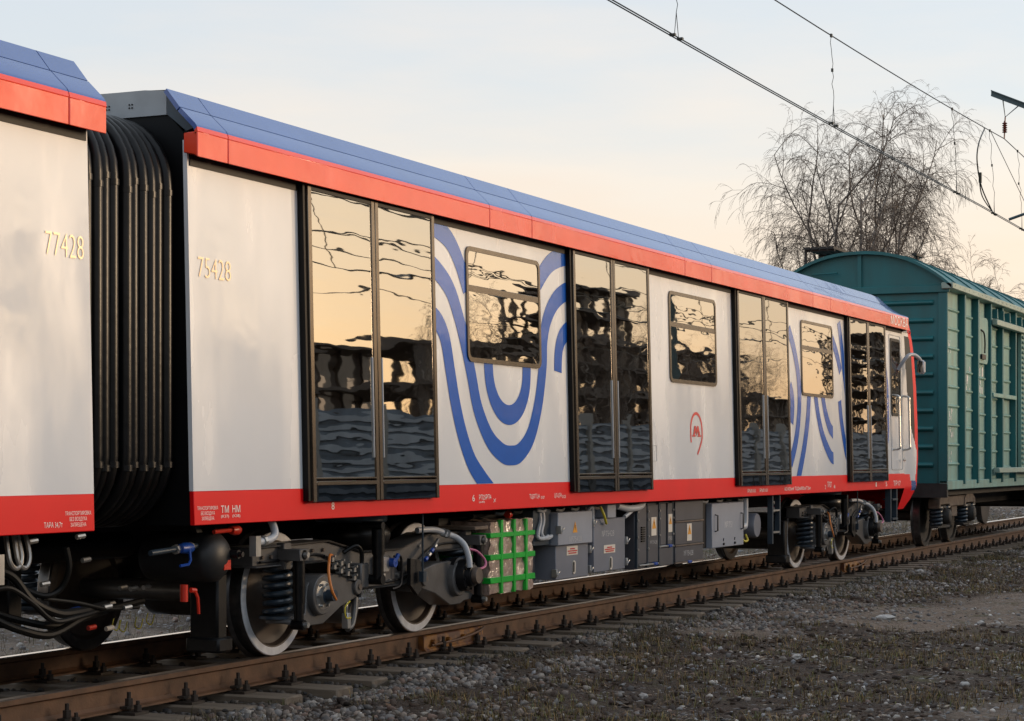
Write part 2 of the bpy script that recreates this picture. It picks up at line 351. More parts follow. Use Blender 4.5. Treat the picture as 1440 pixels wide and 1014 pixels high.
gm.materials.append(ground_mat()); link('ground', gm, kind='structure')

# ================================================================== STONES, BALLAST, GRASS
ico = bmesh.new(); bmesh.ops.create_icosphere(ico, subdivisions=1, radius=1)
IV = np.array([v.co[:] for v in ico.verts]); IF = np.array([[v.index for v in f.verts] for f in ico.faces]); ico.free()
def rot_mats(n, tilt=1.0):
    a = rng.uniform(0, 2 * math.pi, n); b = rng.normal(0, .45 * tilt, n); c = rng.normal(0, .45 * tilt, n)
    Z = np.zeros((n, 3, 3)); Z[:, 0, 0] = np.cos(a); Z[:, 0, 1] = -np.sin(a); Z[:, 1, 0] = np.sin(a); Z[:, 1, 1] = np.cos(a); Z[:, 2, 2] = 1
    X = np.zeros((n, 3, 3)); X[:, 0, 0] = 1; X[:, 1, 1] = np.cos(b); X[:, 1, 2] = -np.sin(b); X[:, 2, 1] = np.sin(b); X[:, 2, 2] = np.cos(b)
    Y = np.zeros((n, 3, 3)); Y[:, 1, 1] = 1; Y[:, 0, 0] = np.cos(c); Y[:, 0, 2] = np.sin(c); Y[:, 2, 0] = -np.sin(c); Y[:, 2, 2] = np.cos(c)
    return Z @ X @ Y
def stones(name, x, y, size, flat, cols, label, cat, sink=.35):
    n = len(x); v = IV[None] * (1 + rng.uniform(-.28, .28, (n, 12, 1)))
    sc3 = np.stack([rng.uniform(.75, 1.3, n), rng.uniform(.6, 1.0, n), rng.uniform(*flat, n)], 1) * size[:, None]
    v = np.einsum('nij,nkj->nki', rot_mats(n), v * sc3[:, None, :])
    z = ground_h(x, y) + sc3[:, 2] * (1 - 2 * sink)
    v += np.stack([x, y, z], 1)[:, None, :]
    fc = (IF[None] + (np.arange(n) * 12)[:, None, None]).reshape(-1, 3)
    me = bpy.data.meshes.new(name); np_mesh(me, v.reshape(-1, 3), fc, False)
    at = me.attributes.new('tint', 'FLOAT_COLOR', 'POINT')
    c = cols[rng.integers(0, len(cols), n)] * rng.uniform(.6, 1.35, (n, 1)); c4 = np.ones((n, 12, 4)); c4[:, :, :3] = c[:, None, :]
    at.data.foreach_set('color', c4.astype(np.float32).ravel()); me.materials.append(MATS['stone'])
    return tag(link(name, me), label, cat, kind='stuff')
GREY = np.array([(.8, .82, .88), (1, 1, 1.02), (.55, .55, .58), (.9, .8, .74), (.7, .62, .56), (.45, .42, .42), (1.15, 1.1, 1.05), (.75, .55, .47)])
DARK = np.array([(.42, .36, .32), (.3, .26, .24), (.5, .42, .36), (.36, .33, .32)])
PH_ = -.03
# ballast between and just outside the sleepers
n = 17000; x = rng.uniform(-8, 34, n); y = rng.uniform(-.12, 2.9, n); kq = np.abs(((x - PH_) / .62 + .5) % 1 - .5) > .20; x, y = x[kq], y[kq]; n = len(x)
stones('ballast', x, y, rng.uniform(.014, .032, n), (.55, .9), DARK * .6, 'dark oily crushed stone lying between the sleepers under the train', 'ballast', .3)
# pale gravel along the sleeper ends, thinning outwards
n = 24000; x = -4 + 36 * rng.random(n) ** 1.25; y = -np.abs(rng.normal(0, .62, n)) - .02
k = (vnoise(x, y, 1.1, 8) + .5 * vnoise(x, y, 3, 9) > .62) & (y > -3.4) & ((y < -.05) | (np.abs(((x - PH_) / .62 + .5) % 1 - .5) > .2)); x, y = x[k], y[k]; n = len(x)
stones('gravel', x, y, .009 + .030 * rng.random(n) ** 2, (.5, .9), GREY * np.array([.80, .75, .70]), 'pale grey gravel strewn beside the sleeper ends', 'gravel')
n = 20000; x = -4 + 38 * rng.random(n) ** 1.3; y = rng.uniform(-6.3, -.2, n)
k = vnoise(x, y, .8, 11) + .6 * vnoise(x, y, 3, 12) > .72; x, y = x[k], y[k]; n = len(x)
stones('pebbles', x, y, .005 + .028 * rng.random(n) ** 4, (.35, .8), np.concatenate([GREY * .9, [(1.9, 1.85, 1.8), (1.6, 1.5, 1.4)]]), 'small pebbles scattered over the trodden dirt', 'pebbles')
n = 16000; x = -4 + 38 * rng.random(n) ** 1.3; y = rng.uniform(-6.3, -.1, n); kq = bare(x, y) < .55; x, y = x[kq], y[kq]; n = len(x)
stones('dirt_clods', x, y, .012 + .035 * rng.random(n) ** 2, (.25, .5), DARK * np.array([.5, .38, .3]), 'dark lumps of earth and debris on the ground', 'dirt', .4)
n = 9000; x = rng.uniform(-8, 60, n); y = rng.uniform(2.9, 12, n)
stones('far_gravel', x, y, .015 + .03 * rng.random(n) ** 2, (.5, .9), GREY * 1.1, 'blue grey gravel on the far side of the track', 'gravel')
def grass(name, n, fx, fy, hh, label, cols, thr=None):
    x, y = fx(n), fy(n)
    if thr: k = (vnoise(x, y, 1.0, 21) * .6 + .4 * vnoise(x, y, 3.2, 22) > thr) & (bare(x, y) < .56 + .08 * rng.random(len(x))); x, y = x[k], y[k]
    bl = 7; x = np.repeat(x, bl) + rng.normal(0, .03, len(x) * bl); y = np.repeat(y, bl) + rng.normal(0, .03, len(y) * bl); n = len(x)
    z = ground_h(x, y) - .005; h = rng.uniform(*hh, n) * (.5 + rng.random(n)); a = rng.uniform(0, 2 * math.pi, n); l = rng.uniform(.3, 1.6, n) * h
    wd = rng.uniform(.0012, .0030, n); dx, dy = np.cos(a), np.sin(a)
    b0 = np.stack([x - dy * wd, y + dx * wd, z], 1); b1 = np.stack([x + dy * wd, y - dx * wd, z], 1)
    mid = np.stack([x + dx * l * .4, y + dy * l * .4, z + h * .75], 1); wv = np.stack([dy * wd * .7, -dx * wd * .7, 0 * wd], 1)
    tp = np.stack([x + dx * l, y + dy * l, z + h * rng.uniform(.5, 1.0, n)], 1)
    v = np.stack([b0, b1, mid + wv, mid - wv, tp], 1).reshape(-1, 3)
    o = (np.arange(n) * 5)[:, None]; f = np.concatenate([o + [0, 1, 2], o + [0, 2, 3], o + [3, 2, 4]])
    me = bpy.data.meshes.new(name); np_mesh(me, v, f, False); at = me.attributes.new('tint', 'FLOAT_COLOR', 'POINT')
    c = cols[rng.integers(0, len(cols), n)] * rng.uniform(.6, 1.3, (n, 1)); c4 = np.ones((n, 5, 4)); c4[:, :, :3] = c[:, None, :]
    at.data.foreach_set('color', c4.astype(np.float32).ravel()); me.materials.append(MATS['grass_dry']); return tag(link(name, me), label, 'grass', kind='stuff')
STRAW = np.array([(1, 1, 1), (1.3, 1.15, .9), (.6, .5, .42), (.4, .32, .28), (.62, .8, .42), (.5, .68, .35)])
grass('dry_grass', 16000, lambda n: -4 + 36 * rng.random(n) ** 1.25, lambda n: rng.uniform(-5.8, -.35, n), (.025, .085), 'thin dry brown grass growing on the trodden dirt', STRAW * np.array([1.15, 1.05, .9]), .54)
grass('dead_stems', 2200, lambda n: -4 + 36 * rng.random(n), lambda n: rng.uniform(-.5, .05, n), (.03, .09), 'dead weed stems along the sleeper ends', STRAW * .8, .5)
grass('far_grass', 7000, lambda n: rng.uniform(-8, 50, n), lambda n: rng.uniform(3.0, 14, n), (.04, .14), 'dry grass seen under the train on the far side', STRAW)
GREEN = np.array([(.55, .95, .32), (.7, 1.0, .4), (.9, .9, .5), (.45, .7, .3)])
grass('green_tufts', 2600, lambda n: -4 + 30 * rng.random(n) ** 1.2, lambda n: rng.uniform(-5.8, -.5, n), (.02, .06), 'sparse olive green tufts in the dirt', GREEN, .62)
def litter(n):
    x = -4 + 38 * rng.random(n) ** 1.3; y = rng.uniform(-6.2, -.25, n); k = (bare(x, y) < .52 + .1 * rng.random(n)) & (vnoise(x, y, 2.5, 32) > .3); x, y = x[k], y[k]; n = len(x)
    a = rng.uniform(0, 6.28, n); l = rng.uniform(.008, .035, n); wd = l * rng.uniform(.12, .6, n); z = ground_h(x, y) + rng.uniform(.002, .012, n); dx, dy = np.cos(a), np.sin(a); tz = rng.uniform(-.4, .4, n) * l; sz = rng.uniform(-.5, .5, n) * wd
    v = np.stack([np.stack([x + dx * l, y + dy * l, z + tz], 1), np.stack([x - dy * wd, y + dx * wd, z + sz], 1), np.stack([x - dx * l, y - dy * l, z - tz], 1), np.stack([x + dy * wd, y - dx * wd, z - sz], 1)], 1).reshape(-1, 3)
    me = bpy.data.meshes.new('leaf_litter'); np_mesh(me, v, (np.arange(n) * 4)[:, None] + np.array([[0, 1, 2, 3]]), False); at = me.attributes.new('tint', 'FLOAT_COLOR', 'POINT')
    cl = np.array([(.42, .25, .15), (.25, .16, .11), (.6, .42, .28), (.16, .11, .09), (1.0, .85, .68)]); c = cl[rng.integers(0, 5, n)] * rng.uniform(.6, 1.3, (n, 1)); c4 = np.ones((n, 4, 4)); c4[:, :, :3] = c[:, None, :]
    at.data.foreach_set('color', c4.astype(np.float32).ravel()); me.materials.append(MATS['stone']); tag(link('leaf_litter', me), 'brown dead leaves and chips lying on the dirt', 'litter', kind='stuff')
litter(42000)
# the larger stones one can pick out
BIG = [((1245, 872), .085, 'pale grey flat slab of stone lying in the dirt, the longest one'), ((838, 942), .075, 'whitish flat stone in the gravel in front of the equipment boxes'),
       ((905, 979), .06, 'small white flat stone in the grass near the bottom edge'), ((1293, 812), .085, 'white broken stone lying nearest to the far wheels'),
       ((1357, 962), .055, 'whitish upright stone chip in the lower right dirt'), ((1120, 930), .07, 'flat grey stone at the edge of the bare dirt patch'),
       ((1380, 871), .06, 'tan rounded stone lying at the right edge'), ((1060, 949), .05, 'dark round stone beside the tuft of grass'),
       ((952, 905), .055, 'dark grey rounded stone at the foot of the gravel')]
for i, ((a, b), sz, lb) in enumerate(BIG):
    d = F_PX * (CAM.z + .30) / (b - 647); la = d * (a - 720) / F_PX
    X, Y = CAM.x + d * _c + la * _s, CAM.y + d * _s - la * _c
    bm = bmesh.new(); bmesh.ops.create_icosphere(bm, subdivisions=2, radius=1)
    rr = random.Random(i)
    sx, sy, sz_ = sz * (1.5 if i == 0 else .7), sz * .45, sz * (.40 if i < 7 else .6)
    for v in bm.verts:
        q = v.co * (1 + rr.uniform(-.3, .22)); v.co = (q.x * sx, q.y * sy, q.z * sz_)
    me = bpy.data.meshes.new('stone'); bm.to_mesh(me); bm.free(); me.materials.append(MATS['pale_stone' if i < 7 else 'box_dark'])
    o = link('stone', me, loc=(X, Y, float(ground_h(X, Y)) + sz_ * .5)); o.rotation_euler.z = rr.uniform(0, 3); tag(o, lb, 'stone', 'larger stones in the dirt')

# ================================================================== TRACK
RY = (0.552, 2.148)                       # rail centre lines
track = thing('railway_track', (0, 1.35, -.2), 'rusty railway track with wooden sleepers carrying the train and the boxcar', 'track')
RP = [(-.0375, -.006), (-.030, 0), (.030, 0), (.0375, -.006), (.0375, -.036), (.010, -.050), (.009, -.140), (.030, -.160), (.075, -.168), (.075, -.180),
      (-.075, -.180), (-.075, -.168), (-.030, -.160), (-.009, -.140), (-.010, -.050), (-.0375, -.036)]
for ry in RY:
    b = MB(); k = len(RP); x0, x1 = -30, 160
    b.add([(x, ry + p[0], p[1]) for x in (x0, x1) for p in RP], [tuple(range(k)), tuple(range(k, 2 * k))])
    for i in range(k): b.add([(x0, ry + RP[i][0], RP[i][1]), (x0, ry + RP[(i + 1) % k][0], RP[(i + 1) % k][1]), (x1, ry + RP[(i + 1) % k][0], RP[(i + 1) % k][1]), (x1, ry + RP[i][0], RP[i][1])], [(0, 1, 2, 3)], 1 if i < 3 else 0)
    b.build('rail', ['rail_rust', 'rail_top' if ry < 1 else 'rail_shine'], track, smooth=False)
def sleeper_mesh(sd):
    q = random.Random(sd); b = MB(); e0, e1 = q.uniform(-.03, .03), q.uniform(-.03, .03)
    b.box(-.115, .115, -1.35 + e0, 1.35 + e1, -.17, 0); o = b.build('sleeper', 'sleeper_wood', track, bev=.012, rel=False)
    return o
protos = [sleeper_mesh(i) for i in range(4)]
b = MB()                                   # base plate with clamp bolts, both sides of the rail foot
b.box(-.075, .075, -.19, .19, .001, .018)
for s_ in (-1, 1):
    b.box(-.05, .05, s_ * .062, s_ * .115, .034, .050); b.cyl((0, s_ * .095, .02), (0, s_ * .095, .135), .014, n=6); b.cyl((0, s_ * .095, .050), (0, s_ * .095, .095), .027, n=6)
    b.cyl((0, s_ * .160, .02), (0, s_ * .160, .085), .013, n=6); b.cyl((0, s_ * .160, .021), (0, s_ * .160, .058), .026, n=6)
fas = b.build('fastener', 'fastener', protos[0], rel=False, loc=(0, RY[0] - 1.35, 0))
SP, PH = .62, -.03
kk = 0
for i in range(-14, 96):
    X = PH + SP * i; q = random.Random(i)
    if kk < 4: s_ = protos[kk]; s_.location = (X, 0, q.uniform(-.004, .0))
    else: s_ = inst(protos[kk % 4], track, (X, 0, q.uniform(-.004, 0)), (0, 0, q.uniform(-.012, .012)))
    if kk: inst(fas, s_, (0, RY[0] - 1.35, 0))
    inst(fas, s_, (0, RY[1] - 1.35, 0)); kk += 1
def fishplate(xa, xb, m, lb):
    b = MB(); y0 = RY[0] - .052
    b.prism([(y0 + .002, -.044), (y0 - .010, -.052), (y0 - .012, -.145), (y0 - .030, -.160), (y0 - .030, -.172), (y0 + .045, -.165), (y0 + .040, -.05)], xa, xb, 'x')
    nb = 4
    for i in range(nb):
        xx = xa + (xb - xa) * (i + .5) / nb; b.cyl((xx, y0 - .012, -.10), (xx, y0 - .045, -.10), .022, n=6)
    o = b.build('fishplate', m, track, bev=.003, label=lb)
    bz = MB(); bz.tube(smooth_path([(xa + .1, y0 - .03, -.125), (xa + .5, y0 - .06, -.11), (xb - .2, y0 - .05, -.08), (xb - .02, y0 - .03, -.05)]), .011, 6)
    bz.build('bond_wire', 'rail_rust', o)
fishplate(4.02, 5.12, 'joint_orange', 'orange painted insulating joint plate on the near rail')
fishplate(16.6, 17.7, 'joint_orange', 'rusty orange joint plate beyond the far bogie')

# ================================================================== METRO CARS
ZB, ZR, ZF0, ZF1, ZT = 0.96, 1.168, 3.185, 3.375, 3.612      # skirt bottom, red/white line, fascia bottom/top, roof slope top
def ys(z, off=0.0): return .050 * (z - ZB) / 2.2 + off        # the side wall leans in a little
DOORS = [1.335 + 4.553 * i for i in range(4)]; DW = 1.87
WINS = [(3.845, 5.27), (8.43, 9.85), (12.98, 14.36)]; WZ = (2.125, 3.03); WDIV = 2.70
def rrect(x0, x1, z0, z1, r, k=4):
    o = []
    for cx, cz, a0 in ((x1 - r, z1 - r, 0), (x0 + r, z1 - r, 90), (x0 + r, z0 + r, 180), (x1 - r, z0 + r, 270)):
        for i in range(k + 1): a = R(a0 + 90 * i / k); o.append((cx + r * math.cos(a), cz + r * math.sin(a)))
    return o
def ring(b, outer, inner, y0, y1, m=0):                        # picture-frame solid between two loops, y0 (out) .. y1 (in)
    n = len(outer); vs = []
    for lp in (outer, inner):
        for yy in (y0, y1): vs += [(x, ys(z, yy), z) for x, z in lp]
    O0, O1, I0, I1 = 0, n, 2 * n, 3 * n; fs = []
    for i in range(n):
        j = (i + 1) % n; fs += [(O0 + i, O0 + j, I0 + j, I0 + i), (O1 + i, O1 + j, I1 + j, I1 + i), (O0 + i, O0 + j, O1 + j, O1 + i), (I0 + i, I0 + j, I1 + j, I1 + i)]
    b.add(vs, fs, m)
def slab(b, x0, x1, z0, z1, y0, y1, m=0):                      # leaning box on the side plane
    b.add([(x, ys(z, y), z) for x in (x0, x1) for y in (y0, y1) for z in (z0, z1)], [(0, 1, 3, 2), (4, 6, 7, 5), (0, 4, 5, 1), (2, 3, 7, 6), (0, 2, 6, 4), (1, 5, 7, 3)], m)
def panel_side(car, x0, x1, win=None):
    b = MB(); nz = 10
    def quad(xa, xb, za, zb_): slab(b, xa, xb, za, zb_, 0, .03)
    if win:
        quad(x0, win[0] + .02, ZR, 3.30); quad(win[1] - .02, x1, ZR, 3.30); quad(win[0] + .02, win[1] - .02, ZR, WZ[0] + .02); quad(win[0] + .02, win[1] - .02, WZ[1] - .02, 3.30)
    else: quad(x0, x1, ZR, 3.30)
    return b.build('side_panel', 'white_paint', car, smooth=False)
def window(car, wn_):
    b = MB(); o = rrect(wn_[0], wn_[1], *WZ, .07); i = rrect(wn_[0] + .035, wn_[1] - .035, WZ[0] + .035, WZ[1] - .035, .045)
    ring(b, o, i, -.014, .02); w_ = b.build('window', 'door_frame', car)
    b = MB(); slab(b, wn_[0] + .02, wn_[1] - .02, WDIV - .028, WDIV + .028, -.011, .018); b.build('transom', 'door_frame', w_, bev=.004)
    b = MB(); slab(b, wn_[0] + .03, wn_[1] - .03, WZ[0] + .03, WDIV - .02, -.010, -.004); b.build('pane', 'window_glass', w_, smooth=False)
    b = MB(); slab(b, wn_[0] + .03, wn_[1] - .03, WDIV + .02, WZ[1] - .03, -.008, -.002); b.build('pane', 'window_glass', w_, smooth=False)
    return w_
def door(car, x0):
    x1 = x0 + DW; xm = (x0 + x1) / 2; Z0, Z1, ZL = 1.075, 3.185, 1.215; YO = -.062
    b = MB(); slab(b, x0 - .035, x0 + .03, Z0 + .01, 3.26, -.045, .028); b.build('door_jamb', 'black_trim', car); b = MB(); slab(b, x1 - .03, x1 + .012, Z0 + .01, 3.26, -.02, .028); b.build('door_jamb', 'black_trim', car)
    for l0, l1, sd in ((x0, xm - .004, -1), (xm + .004, x1, 1)):
        b = MB()
        for a in (l0, l1 - .048): slab(b, a, a + .048, Z0, Z1, YO, -.012, 0)
        slab(b, l0 + .046, l1 - .046, ZL - .028, ZL + .002, YO - .002, -.014, 0); slab(b, l0 + .046, l1 - .046, ZL + .012, ZL + .026, YO - .002, -.014, 0)
        slab(b, l0 + .046, l1 - .046, Z1 - .03, Z1 - .002, YO + .002, -.014, 1)
        lf = b.build('door_leaf', ['door_frame', 'black_trim'], car, bev=.003)
        b = MB(); slab(b, l0 + .044, l1 - .044, ZL + .02, Z1 - .02, YO + .008, YO + .016); b.build('glass', 'door_glass', lf, smooth=False)
        b = MB(); slab(b, l0 + .044, l1 - .044, Z0 + .004, ZL - .02, YO + .006, -.02); b.build('kick_panel', 'black_glass', lf)
        b = MB(); gi = rrect(l0 + .10, l1 - .10, ZL + .09, Z1 - .13, .06); go = rrect(l0 + .044, l1 - .044, ZL + .022, Z1 - .022, .01)
        ring(b, go, gi, YO + .020, YO + .028); b.build('glass_border', 'black_trim', lf)
        hx = l1 - .075 if sd < 0 else l0 + .06
        b = MB(); slab(b, hx, hx + .009, ZL + .16, 2.08, YO - .003, YO + .009); b.build('grip_strip', 'conduit', lf, bev=.002)
def stripe(b, pts, wd, k=8):                                   # pts (X, z) centre line of a printed band; flat sheet 3 mm proud
    pp = smooth_path([(p[0], p[1], 0) for p in pts], k); vs = []
    for i, p in enumerate(pp):
        t = (pp[min(i + 1, len(pp) - 1)] - pp[max(i - 1, 0)]).normalized(); nrm = Vector((-t.y, t.x, 0))
        for s_ in (-.5, .5):
            q = p + nrm * wd * s_; vs.append((q.x, q.y))
    return vs
def clip_band(vs, x0, x1, z0, z1):
    o = MB()
    for i in range(0, len(vs) - 2, 2):
        poly = [vs[i], vs[i + 1], vs[i + 3], vs[i + 2]]
        for ax, lim, sg in ((0, x0, 1), (0, x1, -1), (1, z0, 1), (1, z1, -1)):
            new = []
            for a in range(len(poly)):
                p, q = poly[a], poly[(a + 1) % len(poly)]; dp, dq = (p[ax] - lim) * sg, (q[ax] - lim) * sg
                if dp >= 0: new.append(p)
                if dp * dq < 0: t = dp / (dp - dq); new.append((p[0] + (q[0] - p[0]) * t, p[1] + (q[1] - p[1]) * t))
            poly = new
            if not poly: break
        if len(poly) > 2 and not any(a + .03 < sum(q[0] for q in poly) / len(poly) < c - .03 and WZ[0] + .03 < sum(q[1] for q in poly) / len(poly) < WZ[1] - .03 for a, c in WINS): o.add([(x, ys(z, -.003), z) for x, z in poly], [tuple(range(len(poly)))])
    return o
def bands(car, lst, x0, x1, wd=.162):
    for pts in lst:
        o = clip_band(stripe(None, pts, wd), x0, x1, ZR + .003, 3.22)
        if o.f: o.build('livery_stripe', 'blue_stripe', car, smooth=False, label='curved blue band printed on the white side')
def roof_section(X, drop=0.0):
    return [(-.052, ZF1 - .035), (-.048, ZF1 - .008), (-.036, ZF1 + .012), (.07, (ZF1 + ZT) / 2 - .004 - drop * .5), (.172, ZT - drop), (.36, ZT + .008 - drop), (.80, ZT + .012 - drop), (1.35, ZT + .014 - drop)]
def car_shell(car, L, joints, cab):
    """roof, fascia and floor of one car from X=0 to X=L"""
    xs_ = [-.045] + [j for j in joints if j < L - .2] + [L + .045 if not cab else 18.03]
    for a, b_ in zip(xs_[:-1], xs_[1:]):
        g = .004
        b = MB()                                              # red fascia piece: hollow sheet with underside and ends
        b.prism([(-.052, ZF0), (-.052, ZF1 - .036), (-.02, ZF1 - .036), (.05, ZF1 - .04), (.05, ZF0 + .03), (-.02, ZF0 + .018)], a + g, b_ - g, 'x'); b.build('fascia_panel', 'fascia_red_sheen', car, bev=.005)
        for p0, p1, sink in ((0, 3, 0), (3, 4, 0)):            # blue slope, lower and upper sheet, with the seam between them
            b = MB(); sec = roof_section(0)
            n = max(1, int((b_ - a) / .4)) if cab and b_ > 15 else 1
            for i in range(n):
                xa, xb = a + g + (b_ - a - 2 * g) * i / n, a + g + (b_ - a - 2 * g) * (i + 1) / n
                sa, sb = roof_section(xa, drop_at(xa) if cab else 0), roof_section(xb, drop_at(xb) if cab else 0)
                for q in range(p0, p1):
                    lo_a, hi_a, lo_b, hi_b = list(sa[q]), list(sa[q + 1]), list(sb[q]), list(sb[q + 1])
                    if q == 3:
                        for t_ in (lo_a, lo_b): t_[0] += .007; t_[1] += .006
                    b.add([(xa, *lo_a), (xb, *lo_b), (xb, *hi_b), (xa, *hi_a), (xa, lo_a[0] + .02, lo_a[1] - .02), (xb, lo_b[0] + .02, lo_b[1] - .02), (xb, hi_b[0] + .02, hi_b[1] - .02), (xa, hi_a[0] + .02, hi_a[1] - .02)],
                          [(0, 1, 2, 3), (4, 5, 6, 7)] + ([(0, 1, 5, 4)] if q in (p0, 3) else []) + ([(2, 3, 7, 6)] if q == p1 - 1 else []) + ([(0, 4, 7, 3)] if i == 0 else []) + ([(1, 2, 6, 5)] if i == n - 1 else []), 1 if q == 0 else 0)
            b.build('roof_slope_panel', ['blue_roof', 'fascia_red_sheen'], car)
def drop_at(x): return .15 * float(sstep(17.0, 18.2, x))
def car_common(car, L, cab, joints, wins, doors):
    for far in (False, True):
        YMAP[0] = (lambda y: 2.7 - y) if far else None
        edges = [0.0]
        for d_ in doors: edges += [d_ - .03, d_ + DW + .01]
        edges.append(L if not cab else 18.02)
        for a, b_ in zip(edges[0::2], edges[1::2]):
            wn_ = [q for q in wins if a < q[0] < b_]; panel_side(car, a, b_, wn_[0] if wn_ else None)
        for q in wins: window(car, q)
        for d_ in doors: door(car, d_)
        b = MB(); e = L if not cab else 18.02
        n = 1; slab(b, 0, e, ZB, ZR - .0005, -.002, .03); b.build('skirt', 'red_paint', car, bev=.004)
        b = MB(); b.box(.02, e, .042, .09, 3.145, 3.36); b.build('fascia_gap_strip', 'black_trim', car)  # black strip standing in for the dark gap under the fascia
        b = MB()                                              # red sill continues behind the doors
        car_shell(car, L, joints, cab)
    YMAP[0] = None
    b = MB(); sec = roof_section(0)[4:]; full = sec + [(2.7 - y, z) for y, z in sec[::-1][1:]]
    st = [(0.0, 0)] + ([(16.2 + .183 * i, drop_at(16.2 + .183 * i)) for i in range(11)] if cab else [(L, 0)])
    for (xa, da), (xb, db) in zip(st[:-1], st[1:]):
        for q in range(len(full) - 1):
            b.add([(xa, full[q][0], full[q][1] - da), (xb, full[q][0], full[q][1] - db), (xb, full[q + 1][0], full[q + 1][1] - db), (xa, full[q + 1][0], full[q + 1][1] - da)], [(0, 1, 2, 3)])
    b.build('roof', 'roof_grey', car)
    b = MB(); e = L if not cab else 18.0
    b.box(.03, e, .10, 2.60, .962, 1.13); b.build('floor', 'black_steel', car)
    b = MB(); b.box(.03, e, .10, 2.60, 3.20, 3.24); b.build('ceiling', 'interior', car)
    for j in range(int(L / 4.5)):                              # seats and hand poles, dim behind the glass
        x0 = 3.45 + 4.553 * j
        if x0 + 2.2 > e: break
        for y0, y1 in ((.12, .55), (2.15, 2.58)):
            b = MB(); b.box(x0, x0 + 2.2, y0, y1, 1.50, 1.58); yb = y0 if y0 < 1 else y1 - .07
            b.box(x0, x0 + 2.2, yb, yb + .07, 1.58, 2.05); b.build('seat_bench', 'seat_blue', car, bev=.02)
        for xx in (x0 - .1, x0 + 2.3):
            b = MB(); b.cyl((xx, .62, 1.13), (xx, .62, 3.2), .017, n=8); b.cyl((xx, 2.08, 1.13), (xx, 2.08, 3.2), .017, n=8); b.build('hand_pole', 'yellow_rail', car)
def end_wall(car):
    b = MB(); b.prism([(.032, ZB), (.032, ZR), (.082, 3.2), (.085, 3.35), (.19, 3.46), (2.51, 3.46), (2.615, 3.35), (2.618, 3.2), (2.668, ZR), (2.668, ZB)], .012, .05, 'x'); b.build('end_wall', 'black_trim', car)
    b = MB(); b.prism([(.20, 3.462), (.20, ZT - .004), (.36, ZT + .010), (2.34, ZT + .010), (2.50, ZT - .004), (2.5, 3.462)], .0, .04, 'x'); ro = b.build('roof_end_plate', 'roof_grey', car)
    b = MB()
    for yy in (.45, .47, .62, .64): 
        for zz in (3.52, 3.54): b.lathe([(.006, -.004), (.005, .001)], (0, yy, zz), 'x', 8)
    b.build('rivet', 'black_steel', ro)
    b = MB(); b.prism([(-.03, ZF1), (.19, ZT - .01), (.19, 3.463), (.05, 3.352)], -.01, .02, 'x'); b.build('slope_end_plate', 'blue_grey', car)

JOINTS = [.30, 4.10, 4.92, 8.66, 9.47, 13.20, 13.98]
CAR_L = 18.7
GRP = 'metro cars of the train'
carA = thing('metro_car', (9.3, 1.35, 0), 'whole white metro car numbered 75428 with blue swirls and red skirt', 'metro car', GRP)
car_common(carA, CAR_L, True, JOINTS, WINS, DOORS); end_wall(carA)
# ---- printed bands (pixel centre lines on the side plane)
def I1(cx, cy): q = P(600 + cx / 2.305, 280 + cy / 2.305, .02); return (q[0], q[2])
def I2(cx, cy): q = P(1030 + cx / 3.168, 390 + cy / 3.168, .02); return (q[0], q[2])
UC = I1(265, 500)[0]
def U(r, zc, ztop): return [(UC - r, ztop), (UC - r, (ztop + zc) / 2)] + [(UC + r * math.cos(a), zc + r * math.sin(a)) for a in [math.pi + math.pi * i / 12 for i in range(13)]] + [(UC + r, (ztop + zc) / 2), (UC + r, ztop)]
b1 = [U(.37, I1(265, 700)[1] + .37, 2.2),
      [I1(-60, 190), I1(0, 200), I1(36, 225), I1(80, 290), I1(108, 380), I1(130, 480), I1(146, 570), I1(165, 680), I1(200, 775), I1(240, 822), I1(270, 831), I1(300, 820), I1(335, 765), I1(362, 660), I1(378, 540), I1(382, 460), I1(395, 390), I1(420, 335), I1(450, 305), I1(480, 295), I1(520, 290)],
      [I1(-60, 360), I1(0, 372), I1(36, 390), I1(62, 450), I1(78, 560), I1(92, 660), I1(112, 760), I1(140, 850), I1(175, 910), I1(215, 965), I1(230, 985)],
      [I1(-60, 60), I1(0, 65), I1(36, 88), I1(80, 130), I1(112, 200), I1(140, 300)],
      [I1(340, 330), I1(372, 262), I1(405, 212), I1(440, 190), I1(480, 184), I1(520, 182)],
      [I1(427, 560), I1(430, 500), I1(440, 455), I1(458, 430), I1(480, 418), I1(520, 412)]]
bands(carA, b1, 3.22, 5.85)
b2 = [[I2(258, 230), I2(280, 320), I2(296, 430), I2(300, 540), I2(292, 650), I2(278, 740), I2(255, 830)],
      [I2(348, 420), I2(342, 540), I2(334, 640), I2(318, 750), I2(298, 850), I2(280, 930)],
      [I2(370, 440), I2(374, 545), I2(386, 640), I2(404, 720), I2(432, 792), I2(448, 808)],
      [I2(400, 480), I2(406, 545), I2(416, 610), I2(432, 668), I2(448, 695)],
      [I2(479, 550), I2(483, 620), I2(492, 700), I2(504, 780), I2(518, 850)],
      [I2(482, 200), I2(492, 300), I2(500, 400), I2(508, 500), I2(514, 600), I2(520, 700)],
      [I2(258, 480), I2(266, 520), I2(268, 570), I2(262, 650)],
      [I2(440, 240), I2(452, 280), I2(470, 340), I2(486, 420)]]
xe = I2(446, 700)[0]
for i, q in enumerate(b2): bands(carA, [q], 12.33, xe if i in (2, 3) else 14.92, .150)
b3 = [[I2(664, 230), I2(682, 380), I2(694, 520), I2(694, 640), I2(686, 730), I2(668, 820)], [I2(664, 430), I2(674, 500), I2(676, 560), I2(676, 565)]]
bands(carA, b3, 16.85, 17.20, .15)
